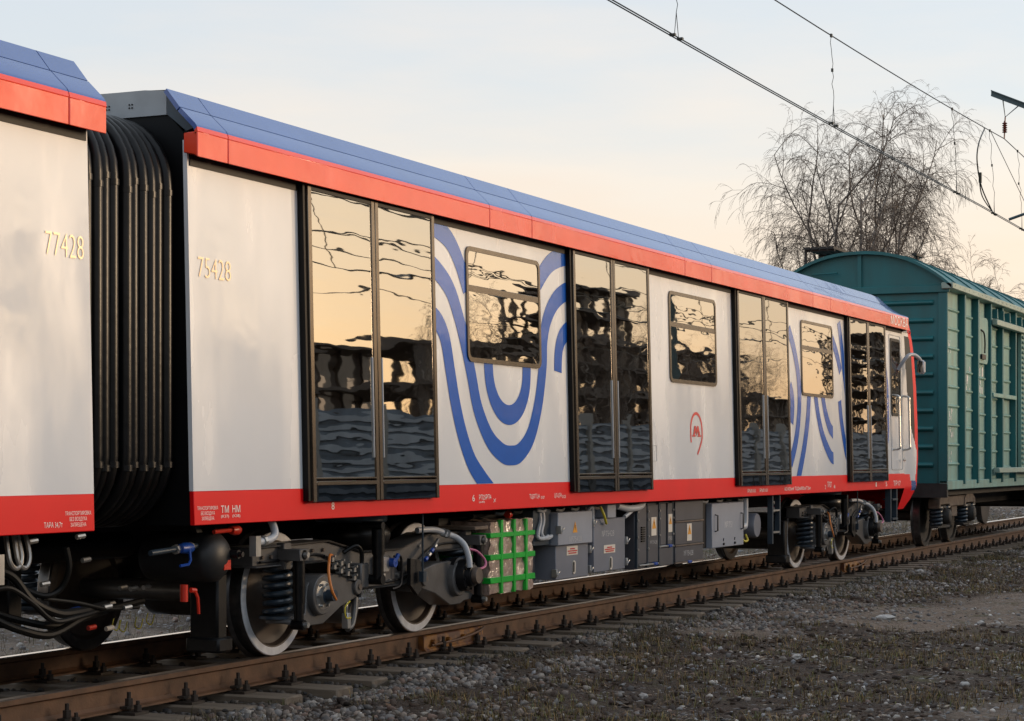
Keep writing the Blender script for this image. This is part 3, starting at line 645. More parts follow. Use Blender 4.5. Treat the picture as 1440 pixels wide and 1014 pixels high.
# ---- cab end
nose = MB()
XF = [(.62, 18.20), (.66, 18.36), (.80, 18.60), (1.0, 18.77), (1.4, 18.89), (1.84, 18.91), (2.4, 18.87), (2.9, 18.76), (3.06, 18.68), (3.185, 18.58), (3.30, 18.42), (3.38, 18.24), (3.44, 18.12), (3.50, 18.02)]
def xf(z):
    for (a, b), (c, d) in zip(XF[:-1], XF[1:]):
        if z <= c: return b + (d - b) * (z - a) / (c - a)
    return XF[-1][1]
def yside(z):
    if z < ZB: return .10 * (ZB - z) / .3
    if z < ZF0: return ys(z)
    if z < ZF1: return -.052 + .02 * (z - ZF0) / (ZF1 - ZF0)
    if z < 3.44: return -.032 + (z - ZF1) / .065 * .20
    return .168 + (z - 3.44) / .06 * 1.1
def nosept(u, v):                                     # v: 0..0.5 near side to the middle of the front, mirrored beyond
    z = .66 + (3.50 - .66) * u; X0 = 18.0; xc = max(X0 + .02, xf(z) - .04); y0 = yside(z); m_ = v <= .5; t = v / .5 if m_ else (1 - v) / .5
    y0 += (.09 if ZF0 <= z < 3.44 else 0) * min(1, t / .5) ** 1.5; fr = min(.30, 1.35 - y0)
    if t < .5: x, y = X0 + (xc - X0) * t / .5, y0
    elif t < .8: a = (t - .5) / .3 * math.pi / 2; x, y = xc + .16 * math.sin(a), y0 + fr * (1 - math.cos(a))
    else: q = (t - .8) / .2; x, y = xc + .16 + .10 * math.sin(q * math.pi / 2), y0 + fr + (1.35 - y0 - fr) * q
    return (x, y if m_ else 2.7 - y, z)
def nosem(u, v):
    x, y, z = nosept(u, v); t = min(v, 1 - v) / .5
    if z >= 3.375: return 3
    if z >= 3.185: return 1
    if z < ZR: return 3 if .92 < z < 1.06 and 18.42 < x < 18.70 and t < .6 else (0 if z > 1.06 and 18.35 < x < xf(z) - .12 else 1)
    if t < .55:
        wl = 18.17 + (3.05 - z) / 1.4 * .22 if z > 2.0 else 18.32 + (2.0 - z) / .4 * .36   # white ends here
        if x < min(wl, xf(z) - .10): return 0
        return 2 if z > 1.62 and z < 3.12 and x < xf(z) - .20 else (1 if x > xf(z) - .20 else 0)
    return 2 if 1.5 < z < 3.1 and t > .72 else 1
nose.grid(nosept, 120, 100, nosem); nose.build('cab_nose', ['white_paint', 'red_paint', 'black_trim', 'blue_roof'], carA)
b = MB(); xa, xb = 17.28, 17.93
ring(b, rrect(xa, xb, 1.22, 3.10, .04), rrect(xa + .012, xb - .012, 1.232, 3.088, .035), -.006, .02); cdr = b.build('cab_door', 'roof_grey', carA)
b = MB(); slab(b, 17.36, 17.84, 2.00, 3.02, -.006, .002); b.build('cab_door_window', 'window_glass', cdr, smooth=False)
b = MB(); ring(b, rrect(17.33, 17.87, 1.97, 3.05, .05), rrect(17.37, 17.83, 2.01, 3.01, .04), -.010, .0); b.build('window_seal', 'black_trim', cdr)
b = MB(); b.cyl((17.82, -.02, 1.36), (17.82, -.06, 1.36), .02); b.cyl((17.75, -.05, 1.36), (17.83, -.05, 1.36), .012); b.build('handle', 'zinc', cdr)
for hx in (17.42, 18.0):
    b = MB(); b.tube(smooth_path([(hx, .03, 1.50), (hx, -.07, 1.52), (hx, -.075, 1.60), (hx, -.065, 2.15), (hx, -.06, 2.24), (hx, .03, 2.26)], 4), .016, 8); b.build('grab_rail', 'zinc', carA)
b = MB(); b.tube(smooth_path([(17.70, .02, 2.62), (17.72, -.10, 2.80), (17.93, -.14, 2.84), (18.2, -.16, 2.80), (18.30, -.18, 2.72)], 5), .027, 10)
mi = b.build('mirror_arm', 'box_light', carA)
b = MB(); b.box(18.22, 18.38, -.22, -.12, 2.58, 2.78); b.build('mirror_housing', 'box_light', mi, bev=.03)
b = MB(); b.box(18.208, 18.219, -.21, -.13, 2.60, 2.76); b.build('mirror_glass', 'black_glass', mi)
b = MB(); b.box(17.28, 17.33, .02, .10, .50, ZB); b.box(17.62, 17.67, .02, .10, .50, ZB)
for zz in (.53, .80): b.box(17.33, 17.62, .0, .14, zz, zz + .025)
b.build('cab_steps', 'blue_grey', carA)
b = MB(); b.tube(smooth_path([(18.72, .15, 1.75), (18.76, .10, 1.90), (18.74, .08, 2.1)], 4), .012, 6); b.build('wiper', 'black_steel', carA)
# ---- writing on the car
def pw(st, xa, ya, xb, yb, m, car, yoff=-.004, yp=.01, label=None, nm='lettering'):
    a, b_ = P(xa, ya, yp), P(xb, yb, yp); print_text(nm, st, a[0], b_[0], min(a[2], b_[2]), max(a[2], b_[2]), lambda z: ys(z, yoff), m, car, label)
def pz(st, xa, xb, z0, z1, m, car, **k): print_text('lettering', st, PX(xa, ys(z0)), PX(xb, ys(z0)), z0, z1, lambda z: ys(z, -.005), m, car, **k)
pz('75428', 278, 324, 2.475, 2.60, 'cream_number', carA, label='cream number 75428')
NOTE = 'ТРАНСПОРТИРОВКА\nБЕЗ ВОЗДУХА\nЗАПРЕЩЕНА'
pz(NOTE, 277, 306, .985, 1.075, 'white_print', carA)
pz('ТМ', 310, 321, 1.03, 1.075, 'white_print', carA); pz('(К37)', 310, 321, .995, 1.018, 'white_print', carA)
pz('НМ', 326, 337, 1.03, 1.075, 'white_print', carA); pz('(К38)', 326, 337, .995, 1.018, 'white_print', carA)
pz('8', 465.5, 469.5, 1.02, 1.07, 'white_print', carA); pz('6', 663.5, 667, 1.035, 1.085, 'white_print', carA)
pz('РП25РП4', 673, 690, 1.045, 1.085, 'white_print', carA); pz('(640)', 673, 681, 1.015, 1.035, 'white_print', carA); pz('Х', 693, 697, 1.02, 1.05, 'white_print', carA)
pz('ТЦ57ТЦ4', 744, 758, 1.03, 1.075, 'white_print', carA); pz('0107', 760, 765, 1.03, 1.055, 'white_print', carA)
pz('ЦЛ-ЦЛ4', 779, 789, 1.03, 1.075, 'white_print', carA); pz('0125', 790, 795, 1.03, 1.055, 'white_print', carA)
pz('РМ101', 1051, 1062, 1.00, 1.04, 'white_print', carA); pz('РМ101', 1068, 1079, 1.00, 1.04, 'white_print', carA)
pz('Ю1Юм4 ТЦ2мМ5мТ2м', 1103, 1139, .995, 1.045, 'white_print', carA); pz('2', 1159.5, 1161, 1.0, 1.05, 'white_print', carA); pz('ТР27', 1163, 1169, 1.02, 1.09, 'white_print', carA)
pz('4', 1172, 1174, 1.0, 1.05, 'white_print', carA); pz('1', 1231, 1232.5, 1.0, 1.06, 'white_print', carA); pz('5', 1245, 1247, 1.0, 1.06, 'white_print', carA); pz('ТР17', 1256, 1266, 1.0, 1.07, 'white_print', carA)
print_text('lettering', 'МОСКВА', 17.0, 17.98, 3.22, 3.345, lambda z: -.0545, 'white_print', carA, label='white word on the red fascia above the cab door')
LX0, LX1, LZ0, LZ1 = 9.005, 9.375, 1.405, 1.835
lc, lw_ = (LX0 + LX1) / 2, (LX1 - LX0) / 2
b = MB(); pts = [(lc - lw_ + .02, LZ1 - .30), (lc - lw_ + .01, LZ1 - .22)] + [(lc - (lw_ - .012) * math.cos(a), LZ1 - lw_ * .95 + (lw_ * .93) * math.sin(a)) for a in [math.pi * i / 10 for i in range(11)]] + [(lc + lw_ * .9, LZ1 - .26), (lc + lw_ * .55, LZ1 - .34), (lc + .02, LZ0 + .01)]
clip_band(stripe(None, pts, .030), 8, 10, 1.2, 2).build('metro_emblem', 'red_print', carA, smooth=False, label='red pin shaped line emblem with the letter M inside')
b = MB(); mpoly = [(-.5, 0), (-.5, .12), (-.4, .15), (-.22, 1), (-.08, 1), (0, .55), (.08, 1), (.22, 1), (.4, .15), (.5, .12), (.5, 0), (.12, 0), (.12, .12), (.2, .16), (.13, .6), (0, .05), (-.13, .6), (-.2, .16), (-.12, .12), (-.12, 0)]
b.add([(lc + u * .27, ys(LZ1 - .24 + v * .11, -.005), LZ1 - .24 + v * .11) for u, v in mpoly], [tuple(range(len(mpoly)))]); b.build('metro_emblem', 'red_print', carA, smooth=False, label='red letter M of the emblem')
b = MB(); ring(b, rrect(7.80, 8.02, 1.345, 1.50, .008), rrect(7.806, 8.014, 1.351, 1.494, .006), -.003, .001); b.build('service_hatch', 'roof_grey', carA)
b = MB(); b.cyl((3.55, .62, ZT + .02), (3.55, .62, ZT + .085), .02); b.box(3.5, 3.6, .58, .66, ZT + .05, ZT + .10); b.build('roof_antenna', 'blue_grey', carA, bev=.004)

carB = thing('metro_car', (-10.3, 1.35, 0), 'white metro car numbered 77428, cut off by the left edge', 'metro car', GRP)
XMAP[0] = lambda x: -1.0 - x
car_common(carB, CAR_L, False, JOINTS, WINS, DOORS); end_wall(carB)
XMAP[0] = None
pz('77428', 63.5, 117, 2.475, 2.605, 'cream_number', carB, label='cream number 77428')
pz(NOTE, 91, 127.5, .985, 1.075, 'white_print', carB); pz('ТАРА 34,7т', 61, 87, .985, 1.02, 'white_print', carB)

# ================================================================== GANGWAY BELLOWS
bel = thing('gangway_bellows', (-.5, 1.35, .95), 'black ribbed rubber gangway bellows joining the two white cars', 'gangway')
def loop(y0, y1, z0, z1, r, k=6):
    return rrect(y0, y1, z0, z1, r, k)
b = MB()
lp = loop(.19, 2.51, 1.02, 3.38, .36)
b.prism(lp, -1.0, .0, 'x'); b.build('inner_sleeve', 'black_trim', bel)
ribx = [-.955 + .083 * i for i in range(5)] + [-.50 + .083 * i for i in range(6)]
for i, xx in enumerate(ribx):
    b = MB(); o = .008 * math.sin(i * 2.3); lp = loop(.155 + o, 2.545 - o, .985, 3.415 + o * .5, .40, 8)
    b.tube([(xx, y, z) for y, z in lp + lp[:2]], .040, 12, cap=False); rb = b.build('rib', 'rubber', bel)
    for z_ in (1.33 - .02 * (i % 2), 3.0 - .03 * (i % 3)):
        c = MB(); c.cyl((xx, .155 + o, z_ - .018), (xx, .155 + o, z_ + .018), .045, n=12); c.build('clamp_ring', 'rubber', rb)
b = MB(); b.box(-.566, -.55, .165, .22, 1.35, 3.1); b.build('joint_strip', 'blue_grey', bel)

# ================================================================== BOGIES (parts of the cars; local: x along, y from the car's centre line, z from rail top)
def wheel_mesh(par):
    prof = [(.0, -.02), (.085, -.02), (.095, .0), (.12, .012), (.16, .040), (.30, .055), (.345, .040), (.362, .002), (.372, 0), (.425, 0), (.430, .006), (.432, .06), (.436, .095), (.452, .105), (.458, .118), (.448, .130), (.375, .130), (.35, .10), (.0, .10)]
    mats = [1, 1, 1, 1, 1, 1, 1, 1, 0, 0, 2, 2, 2, 2, 2, 2, 1, 1]
    return MB().lathe(prof, (0, 0, 0), 'y', 56, mats).build('wheel', ['wheel_rim', 'wheel_disc', 'wheel_tread'], par, rel=False)
def spring_mesh(par, r=.088, wr=.0185, turns=6, h=.34):
    b = MB(); n = turns * 14; b.tube([(r * math.cos(2 * math.pi * i / 14), r * math.sin(2 * math.pi * i / 14), h * i / n) for i in range(n + 1)], wr, 8)
    return b.build('coil_spring', 'blue_grey', par, rel=False)
def damper_mesh(par, h=.47):
    b = MB(); b.cyl((0, 0, .03), (0, 0, h * .55), .034, n=16); b.cyl((0, 0, h * .30), (0, 0, h - .03), .042, n=16)
    for z_ in (0, h): b.cyl((0, -.045, z_), (0, .05, z_), .035, n=14)
    return b.build('damper', 'rubber', par, rel=False)
def make_bogie(car, X):
    px_ = X - ORG[0].x; b = MB()
    for s_ in (-1, 1):
        ya, yb = (-1.10, -.93) if s_ < 0 else (.93, 1.10)
        top = [(-1.77, .77), (-.80, .785), (-.28, .685), (.28, .685), (.80, .785), (1.77, .77)]
        bot = [(1.77, .655), (.85, .655), (.34, .43), (-.34, .43), (-.85, .655), (-1.77, .655)]
        b.prism(top + bot, ya, yb)
        for pl, dz in ((top, .012), (bot[::-1], -.012)):
            for (x0, z0), (x1, z1) in zip(pl[:-1], pl[1:]):
                b.add([(x0, ya - .03, z0), (x1, ya - .03, z1), (x1, yb + .03, z1), (x0, yb + .03, z0), (x0, ya - .03, z0 + dz), (x1, ya - .03, z1 + dz), (x1, yb + .03, z1 + dz), (x0, yb + .03, z0 + dz)],
                      [(0, 1, 2, 3), (4, 5, 6, 7), (0, 1, 5, 4), (3, 2, 6, 7), (0, 3, 7, 4), (1, 2, 6, 5)])
        for xx in (-.52, .52):                                 # arm pivots
            b.box(xx - .08, xx + .08, ya - .02, yb, .36, .60)
    for xx in (-.22, .22): b.box(xx - .08, xx + .08, -.94, .94, .46, .66)
    fr = b.build('bogie_frame', 'frame_grey', car, bev=.006, rel=False, loc=(px_, 0, 0))
    wh = wheel_mesh(fr); wh.location = (-1.075, -.85, .43)
    for x_, y_, rz in ((1.075, -.85, 0), (-1.075, .85, math.pi), (1.075, .85, math.pi)): inst(wh, fr, (x_, y_, .43), (0, 0, rz))
    ax = MB().cyl((0, -.8, 0), (0, .8, 0), .075, n=18).build('axle', 'frame_grey', fr, rel=False, loc=(-1.075, 0, .43)); inst(ax, fr, (1.075, 0, .43))
    sp = spring_mesh(fr); dm = damper_mesh(fr); first = True
    arm = MB()
    arm.prism([(-.30, .30), (-.37, .28), (-.37, .255), (-.16, .245), (-.10, .225), (.08, .225), (.34, .33), (.60, .39), (.60, .52), (.34, .56), (.12, .57), (-.05, .56), (-.14, .50), (-.16, .31)], -1.19, -1.0)
    arm.lathe([(.0, -.03), (.135, -.03), (.14, .0), (.14, .10)], (0, -1.21, .43), 'y', 24)
    arm.cyl((.55, -1.215, .455), (.55, -.99, .455), .055, n=18)
    am = arm.build('axle_arm', 'frame_grey', fr, bev=.006, rel=False, loc=(-1.075, 0, 0))
    seat = MB(); seat.lathe([(.0, 0), (.125, 0), (.125, .018), (0, .018)], (0, 0, 0), 'z', 24); st = seat.build('spring_seat', 'blue_grey', fr, rel=False, loc=(-1.36, -1.045, .285))
    sp.location = (-1.36, -1.045, .31); dm.location = (-1.40, -1.235, .25)
    lug = MB().box(-.06, .06, -.03, .15, -.04, .04).box(-.05, .05, .10, .16, -.10, .08).build('damper_bracket', 'frame_grey', fr, bev=.005, rel=False, loc=(-1.40, -1.25, .72))
    for x_, y_ in ((1, -1), (-1, 1), (1, 1)):
        rz = 0 if (x_, y_) == (-1, -1) else (math.pi if (x_, y_) == (1, 1) else None)
        inst(sp, fr, (1.36 * x_, 1.045 * y_, .31)); inst(st, fr, (1.36 * x_, 1.045 * y_, .285)); inst(dm, fr, (1.40 * x_, 1.235 * y_, .25), (0, 0, 0 if y_ < 0 else math.pi))
        inst(lug, fr, (1.40 * x_, 1.25 * y_, .72), (0, 0, 0 if y_ < 0 else math.pi))
        q = inst(am, fr, (1.075 * x_, 0, 0)); q.scale = (-x_, -y_, 1)
    # axle ends: bright bearing cover on the first axle, generator housing with round cap on the second
    b = MB(); b.lathe([(.0, -.085), (.040, -.085), (.042, -.03), (.062, -.026), (.066, .0), (.098, .004), (.104, .03)], (-1.075, -1.245, .43), 'y', 24, [1, 1, 1, 0, 0, 0])
    for k in range(6):
        a = k * math.pi / 3; b.cyl((-1.075 + .082 * math.cos(a), -1.262, .43 + .082 * math.sin(a)), (-1.075 + .082 * math.cos(a), -1.235, .43 + .082 * math.sin(a)), .010, n=6)
    b.build('bearing_cover', ['zinc', 'blue_grey'], fr, rel=False)
    b = MB(); b.lathe([(.0, -.14), (.062, -.14), (.066, -.13), (.066, -.10), (.085, -.095), (.09, -.06), (.118, -.055), (.125, -.02), (.125, .02), (.14, .03), (.14, .08)], (1.10, -1.25, .455), 'y', 24, [1, 1, 1, 0, 0, 0, 0, 0, 0, 0])
    for k in range(8):
        a = k * math.pi / 4 + .2; b.cyl((1.10 + .105 * math.cos(a), -1.32, .455 + .105 * math.sin(a)), (1.10 + .105 * math.cos(a), -1.29, .455 + .105 * math.sin(a)), .011, n=6)
    b.build('axle_generator', ['black_steel', 'wheel_disc'], fr, rel=False)
    # air springs
    b = MB(); b.lathe([(.10, -.10), (.22, -.095), (.275, -.06), (.292, -.01), (.285, .045), (.25, .085), (.20, .095), (.10, .097)], (0, 0, .0), 'z', 36); asp = b.build('air_spring', 'rubber', fr, rel=False, loc=(0, -.86, .80)); inst(asp, fr, (0, .86, .80))
    b = MB(); b.lathe([(.0, .0), (.26, .0), (.27, .012), (.27, .05), (.0, .05)], (0, 0, 0), 'z', 32); tp = b.build('air_spring_plate', 'blue_grey', fr, rel=False, loc=(0, -.86, .90)); inst(tp, fr, (0, .86, .90))
    # upright damper beside the air spring
    b = MB(); b.cyl((0, 0, 0), (0, 0, .26), .040, n=16); b.cyl((0, 0, .18), (0, 0, .36), .047, n=16); b.cyl((0, -.04, 0), (0, .10, 0), .038, n=12); b.cyl((0, -.04, .385), (0, .12, .385), .03, n=12)
    d2 = b.build('lift_damper', 'rubber', fr, rel=False, loc=(-.36, -1.28, .50)); inst(d2, fr, (.36, 1.28, .50), (0, 0, math.pi))
    b = MB(); b.box(-.50, -.38, -1.22, -1.10, .44, .62); b.build('damper_bracket', 'frame_grey', fr, bev=.01, rel=False)
    # motors and gearboxes between the wheels
    b = MB(); b.cyl((-.45, -.55, .42), (-.45, .55, .42), .22, n=24); b.cyl((-.45, -.62, .42), (-.45, -.55, .42), .17, .21, n=24); mo = b.build('traction_motor', 'frame_grey', fr, rel=False); inst(mo, fr, (0, 0, 0), (0, 0, math.pi))
    b = MB(); b.lathe([(.0, -.06), (.11, -.06), (.12, .0), (.12, .22), (.13, .24), (.13, .28), (.0, .28)], (-.40, -1.02, .30), 'y', 22); b.build('brake_cylinder', 'frame_grey', fr, rel=False)
    # levelling rod, valves, pipes and cables
    b = MB(); b.cyl((.42, -1.24, .46), (.42, -1.24, 1.0), .008, n=6); b.box(.395, .445, -1.26, -1.22, .44, .52); b.build('levelling_rod', 'blue_grey', fr, rel=False)
    b = MB(); b.prism([(.30, .42), (.42, .34), (.50, .40), (.46, .60), (.30, .62)], -1.20, -1.17); b.build('rod_bracket', 'black_steel', fr, rel=False)
    b = MB(); b.box(-.12, .04, -1.16, -1.10, .53, .65); vb = b.build('valve_block', 'zinc', fr, bev=.008, rel=False)
    b = MB(); b.box(-.10, .02, -1.135, -1.132, .47, .52); b.build('rating_plate', 'sign_white', fr, rel=False)
    b = MB(); b.cyl((.06, -1.20, .60), (.06, -1.12, .60), .035, n=10); b.cyl((.06, -1.19, .60), (.10, -1.20, .66), .016, n=8); b.build('valve', 'valve_blue', fr, rel=False)
    b = MB(); b.tube(smooth_path([(.13, -1.15, .64), (.20, -1.16, .645), (.23, -1.16, .60), (.23, -1.16, .48), (.20, -1.16, .42), (.12, -1.14, .40)]), .010, 7); b.build('pipe', 'black_steel', fr, rel=False)
    b = MB(); b.lathe([(.022, -.006), (.038, -.006), (.038, .004), (.022, .004)], (.30, -1.105, .56), 'y', 18); b.build('lifting_eye', 'black_trim', fr, rel=False)
    b = MB(); b.tube(smooth_path([(.60, -1.10, .82), (.78, -1.15, .82), (.90, -1.20, .785), (.985, -1.25, .75), (1.02, -1.30, .69), (1.03, -1.33, .60), (1.03, -1.34, .52)]), .024, 10)
    for q in ((.87, -1.19, .795), (.90, -1.205, .785)): b.cyl((q[0] - .012, q[1] - .005, q[2] + .006), (q[0] + .012, q[1] + .005, q[2] - .006), .032, n=10, m=1)
    b.build('cable_conduit', ['conduit', 'zinc'], fr, rel=False)
    b = MB(); b.tube(smooth_path([(1.10, -1.30, .66), (1.18, -1.33, .64), (1.26, -1.36, .57), (1.22, -1.38, .52), (1.14, -1.36, .50)]), .010, 7); b.build('cable', 'wire_pink', fr, rel=False)
    b = MB(); b.tube(smooth_path([(-1.06, -1.33, .40), (-1.12, -1.33, .47), (-1.11, -1.30, .58), (-1.05, -1.27, .67), (-.95, -1.22, .70), (-.88, -1.2, .69)]), .010, 7); b.build('cable', 'wire_orange', fr, rel=False)
    b = MB(); b.tube(smooth_path([(-.60, -1.13, .70), (-.52, -1.18, .745), (-.47, -1.2, .71), (-.46, -1.2, .62), (-.48, -1.2, .50), (-.50, -1.2, .38)]), .016, 8); b.build('hose', 'rubber', fr, rel=False)
    for k, (za, zb_) in enumerate(((.69, .56), (.64, .50))):   # cable bundles stepping down towards the middle, with clips
        pth = smooth_path([(-1.0 + .06 * k, -1.20, za), (-.85, -1.22, (za * 2 + zb_) / 3), (-.70, -1.215, (za + zb_ * 2) / 3 + .01), (-.55, -1.2, zb_)])
        b = MB(); b.tube(pth, .013, 7); hb = b.build('hose', 'black_steel', fr, rel=False)
        for j in (3, 7, 11, 15):
            c = MB(); q = pth[j]; c.bx((q.x, q.y - .004, q.z), (.028, .045, .038)); c.cyl((q.x, q.y - .02, q.z + .02), (q.x, q.y - .045, q.z + .02), .008, n=6); c.build('hose_clip', 'zinc' if j % 2 else 'valve_blue', hb, rel=False)
    b = MB(); b.tube(smooth_path([(.45, -1.18, .58), (.62, -1.2, .66), (.76, -1.2, .745)]), .015, 8); b.build('tie_rod', 'frame_grey', fr, rel=False)
    for k in range(4):
        c = MB(); xx = .50 + .05 * k; c.cyl((xx, -1.22, .60 + .03 * k), (xx + .03, -1.22, .615 + .03 * k), .016, n=8); c.build('cable_gland', 'valve_blue' if k % 2 == 0 else 'zinc', fr, rel=False)
    b = MB(); b.tube(smooth_path([(-.60, -1.16, .16), (-.52, -1.15, .18), (-.45, -1.13, .25), (-.38, -1.10, .36), (-.36, -1.08, .45)]), .022, 9); b.build('hose', 'frame_grey', fr, rel=False)
    b = MB(); b.bx((-.63, -1.17, .22), (.05, .05, .11)); b.cyl((-.63, -1.17, .27), (-.63, -1.17, .36), .013, n=8); b.build('sensor', 'zinc', fr, bev=.004, rel=False)
    b = MB(); b.tube(smooth_path([(-.63, -1.2, .36), (-.70, -1.2, .32), (-.69, -1.2, .25), (-.62, -1.2, .24)]), .005, 5); b.build('sensor_wire', 'wire_yellow', fr, rel=False)
    for x_ in (-1.40, 1.40):
        for z_ in (.25, .72):
            c = MB(); c.cyl((x_, -1.31, z_), (x_, -1.27, z_), .020, n=6); c.build('bolt', 'zinc', fr, rel=False)
    for x_ in (-.52, .52):
        c = MB(); c.cyl((x_, -1.225, .455), (x_, -1.20, .455), .022, n=6); c.build('bolt', 'freight_dust', fr, rel=False)
    for x_, z_ in ((-.30, .60), (-.20, .50), (.0, .46), (.14, .46), (.26, .50), (-1.0, .73), (-.85, .73), (.62, .70), (1.55, .71), (1.66, .71), (-1.55, .71), (-1.66, .71)):
        c = MB(); c.cyl((x_, -1.118, z_), (x_, -1.098, z_), .014, n=6); c.build('bolt', 'zinc' if x_ > 0 else 'freight_dust', fr, rel=False)
    b = MB(); b.tube(smooth_path([(-1.70, -1.115, .68), (-1.2, -1.115, .69), (-.86, -1.115, .69), (-.36, -1.115, .50), (.30, -1.115, .47), (.86, -1.115, .69), (1.6, -1.115, .69)], 5), .010, 6); b.build('brake_line', 'black_steel', fr, rel=False)
    # sanding box / track brake hanging at the end next to the gangway
    b = MB(); b.box(-2.0, -1.88, -.98, -.76, .12, .62); b.box(-2.02, -1.84, -1.0, -.74, .10, .20); b.build('brake_box', 'black_steel', fr, bev=.015, rel=False)
    return fr
ORG[0] = Vector(carA.location)
BX = (2.835, 15.435)
bg1 = make_bogie(carA, BX[0])
def copy_tree(o, par, loc, rz=0):
    c = o.copy(); COL.objects.link(c); c.parent = par; c.location = loc; c.rotation_euler.z = rz
    for ch in list(o.children):
        d = ch.copy(); COL.objects.link(d); d.parent = c
        for g in list(ch.children):                             # only clips under hoses
            e = g.copy(); COL.objects.link(e); e.parent = d
    return c
copy_tree(bg1, carA, (BX[1] - 9.3, 0, 0))
for xw in (-3.83, -16.43): copy_tree(bg1, carB, (xw + 10.3, 0, 0), math.pi)

# ================================================================== UNDER THE CAR
ORG[0] = Vector(carA.location)
def ubox(name, x0, x1, y0, y1, z0, z1, m, bev=.006, par=None): return MB().box(x0, x1, y0, y1, z0, z1).build(name, m, par or carA, bev=bev)
# reservoir lying across the car, with its domed end towards the camera
b = MB(); b.lathe([(0, -.10), (.06, -.095), (.12, -.07), (.155, -.03), (.160, .0), (.160, .42), (.15, .45), (0, .50)], (.50, .20, .745), 'y', 32); tk = b.build('air_reservoir', 'tank_black', carA)
b = MB(); b.box(.50, .575, .104, .112, .665, .725); b.build('plate', 'valve_red', tk)
b = MB(); b.cyl((.60, .15, .76), (.60, .06, .76), .028, n=10); b.cyl((.60, .08, .76), (.60, .03, .76), .018, n=6); b.build('plug', 'black_steel', tk)
for xx in (.40, .62):
    b = MB(); b.prism([(xx - .03, .90), (xx + .03, .90), (xx - .02, .96), (xx - .08, .96)], .22, .25); b.build('reservoir_strap', 'black_steel', carA)
b = MB(); b.cyl((-.14, .22, .795), (.36, .22, .82), .018, n=10); b.cyl((.12, .22, .806), (.15, .22, .808), .030, n=8, m=1); b.cyl((.27, .22, .815), (.30, .22, .816), .030, n=8, m=1); pv = b.build('pipe', ['blue_grey', 'zinc'], carA)
b = MB(); b.lathe([(0, -.06), (.028, -.06), (.036, -.02), (.036, .02), (.028, .06), (0, .06)], (.21, .20, .812), 'x', 14); b.tube([(.21, .17, .80), (.19, .15, .74), (.15, .14, .715), (.06, .14, .71)], .009, 6); b.build('ball_valve', 'valve_blue', pv)
b = MB(); b.lathe([(0, -.05), (.026, -.05), (.034, -.02), (.034, .02), (.02, .05), (0, .05)], (.70, .15, .91), 'x', 12); b.cyl((.45, .15, .905), (.66, .15, .91), .014, n=8); b.build('ball_valve', 'valve_red', carA)
b = MB(); b.cyl((.22, .22, .585), (.22, .22, .48), .025, n=10); b.cyl((.25, .19, .55), (.29, .18, .545), .016, n=8); b.tube([(.28, .18, .55), (.30, .17, .50), (.31, .17, .40)], .011, 6); b.build('drain_valve', 'valve_red', carA)
b = MB(); b.tube(smooth_path([(.80, .05, .83), (.95, .05, .84), (1.02, .05, .88), (1.02, .08, .97)]), .026, 10); b.cyl((.86, .05, .833), (.89, .05, .836), .036, n=8, m=1); b.box(.74, .80, .02, .07, .74, .87, 1); b.build('brake_pipe', ['conduit', 'zinc'], carA)
# foil-wrapped unit bound with green tape
X0, X1, Y0, Y1, Z0, Z1 = 4.42, 5.28, .10, .75, .275, .865
def foil(u, v):
    return None
b = MB(); rr = random.Random(3)
bm_ = [(X0, X1), (Y0, Y1), (Z0, Z1)]
def crumple(x, y, z): return (x + rr.uniform(-.012, .012), y + rr.uniform(-.014, .014), z + rr.uniform(-.012, .012))
N_ = 12
b.grid(lambda u, v: crumple(X0 + (X1 - X0) * u, Y0, Z0 + (Z1 - Z0) * v), N_, N_); b.grid(lambda u, v: crumple(X0, Y0 + (Y1 - Y0) * u, Z0 + (Z1 - Z0) * v), 8, N_); b.grid(lambda u, v: crumple(X0 + (X1 - X0) * u, Y0 + (Y1 - Y0) * v, Z1), N_, 8)
b.box(X0 + .01, X1 - .01, Y0 + .012, Y1, Z0, Z1 - .012); pk = b.build('wrapped_unit', 'wrap_foil', carA, label='brown foil wrapped unit bound with green tape')
for zc in (.745, .57, .385):
    b = MB(); b.box(X0 - .016, X1 + .010, Y0 - .017, Y1, zc - .022 + rr.uniform(-.006, .006), zc + .022); b.build('tape_band', 'tape_green', pk, bev=.003)
for xc in (X0 + .20, X0 + .45, X0 + .69):
    b = MB(); b.box(xc - .020, xc + .020, Y0 - .021, Y0 + .02, Z0 - .004, Z1 + .004); b.build('tape_band', 'tape_green', pk, bev=.003)
b = MB(); b.tube(smooth_path([(4.5, .3, .90), (4.8, .28, .89), (5.1, .30, .91), (5.5, .28, .90), (5.7, .25, .92)]), .022, 8); b.build('pipe', 'black_steel', carA)
b = MB(); b.lathe([(0, -.03), (.03, -.025), (.036, 0), (.03, .025), (0, .03)], (5.0, .2, .905), 'x', 12); b.build('plug', 'valve_red', carA)
ubox('bracket_tray', 4.15, 4.40, .10, .5, .80, .83, 'freight_dust')
# battery tray behind
ubox('resistor_case', 5.42, 5.78, .30, .9, .33, .56, 'box_dark')
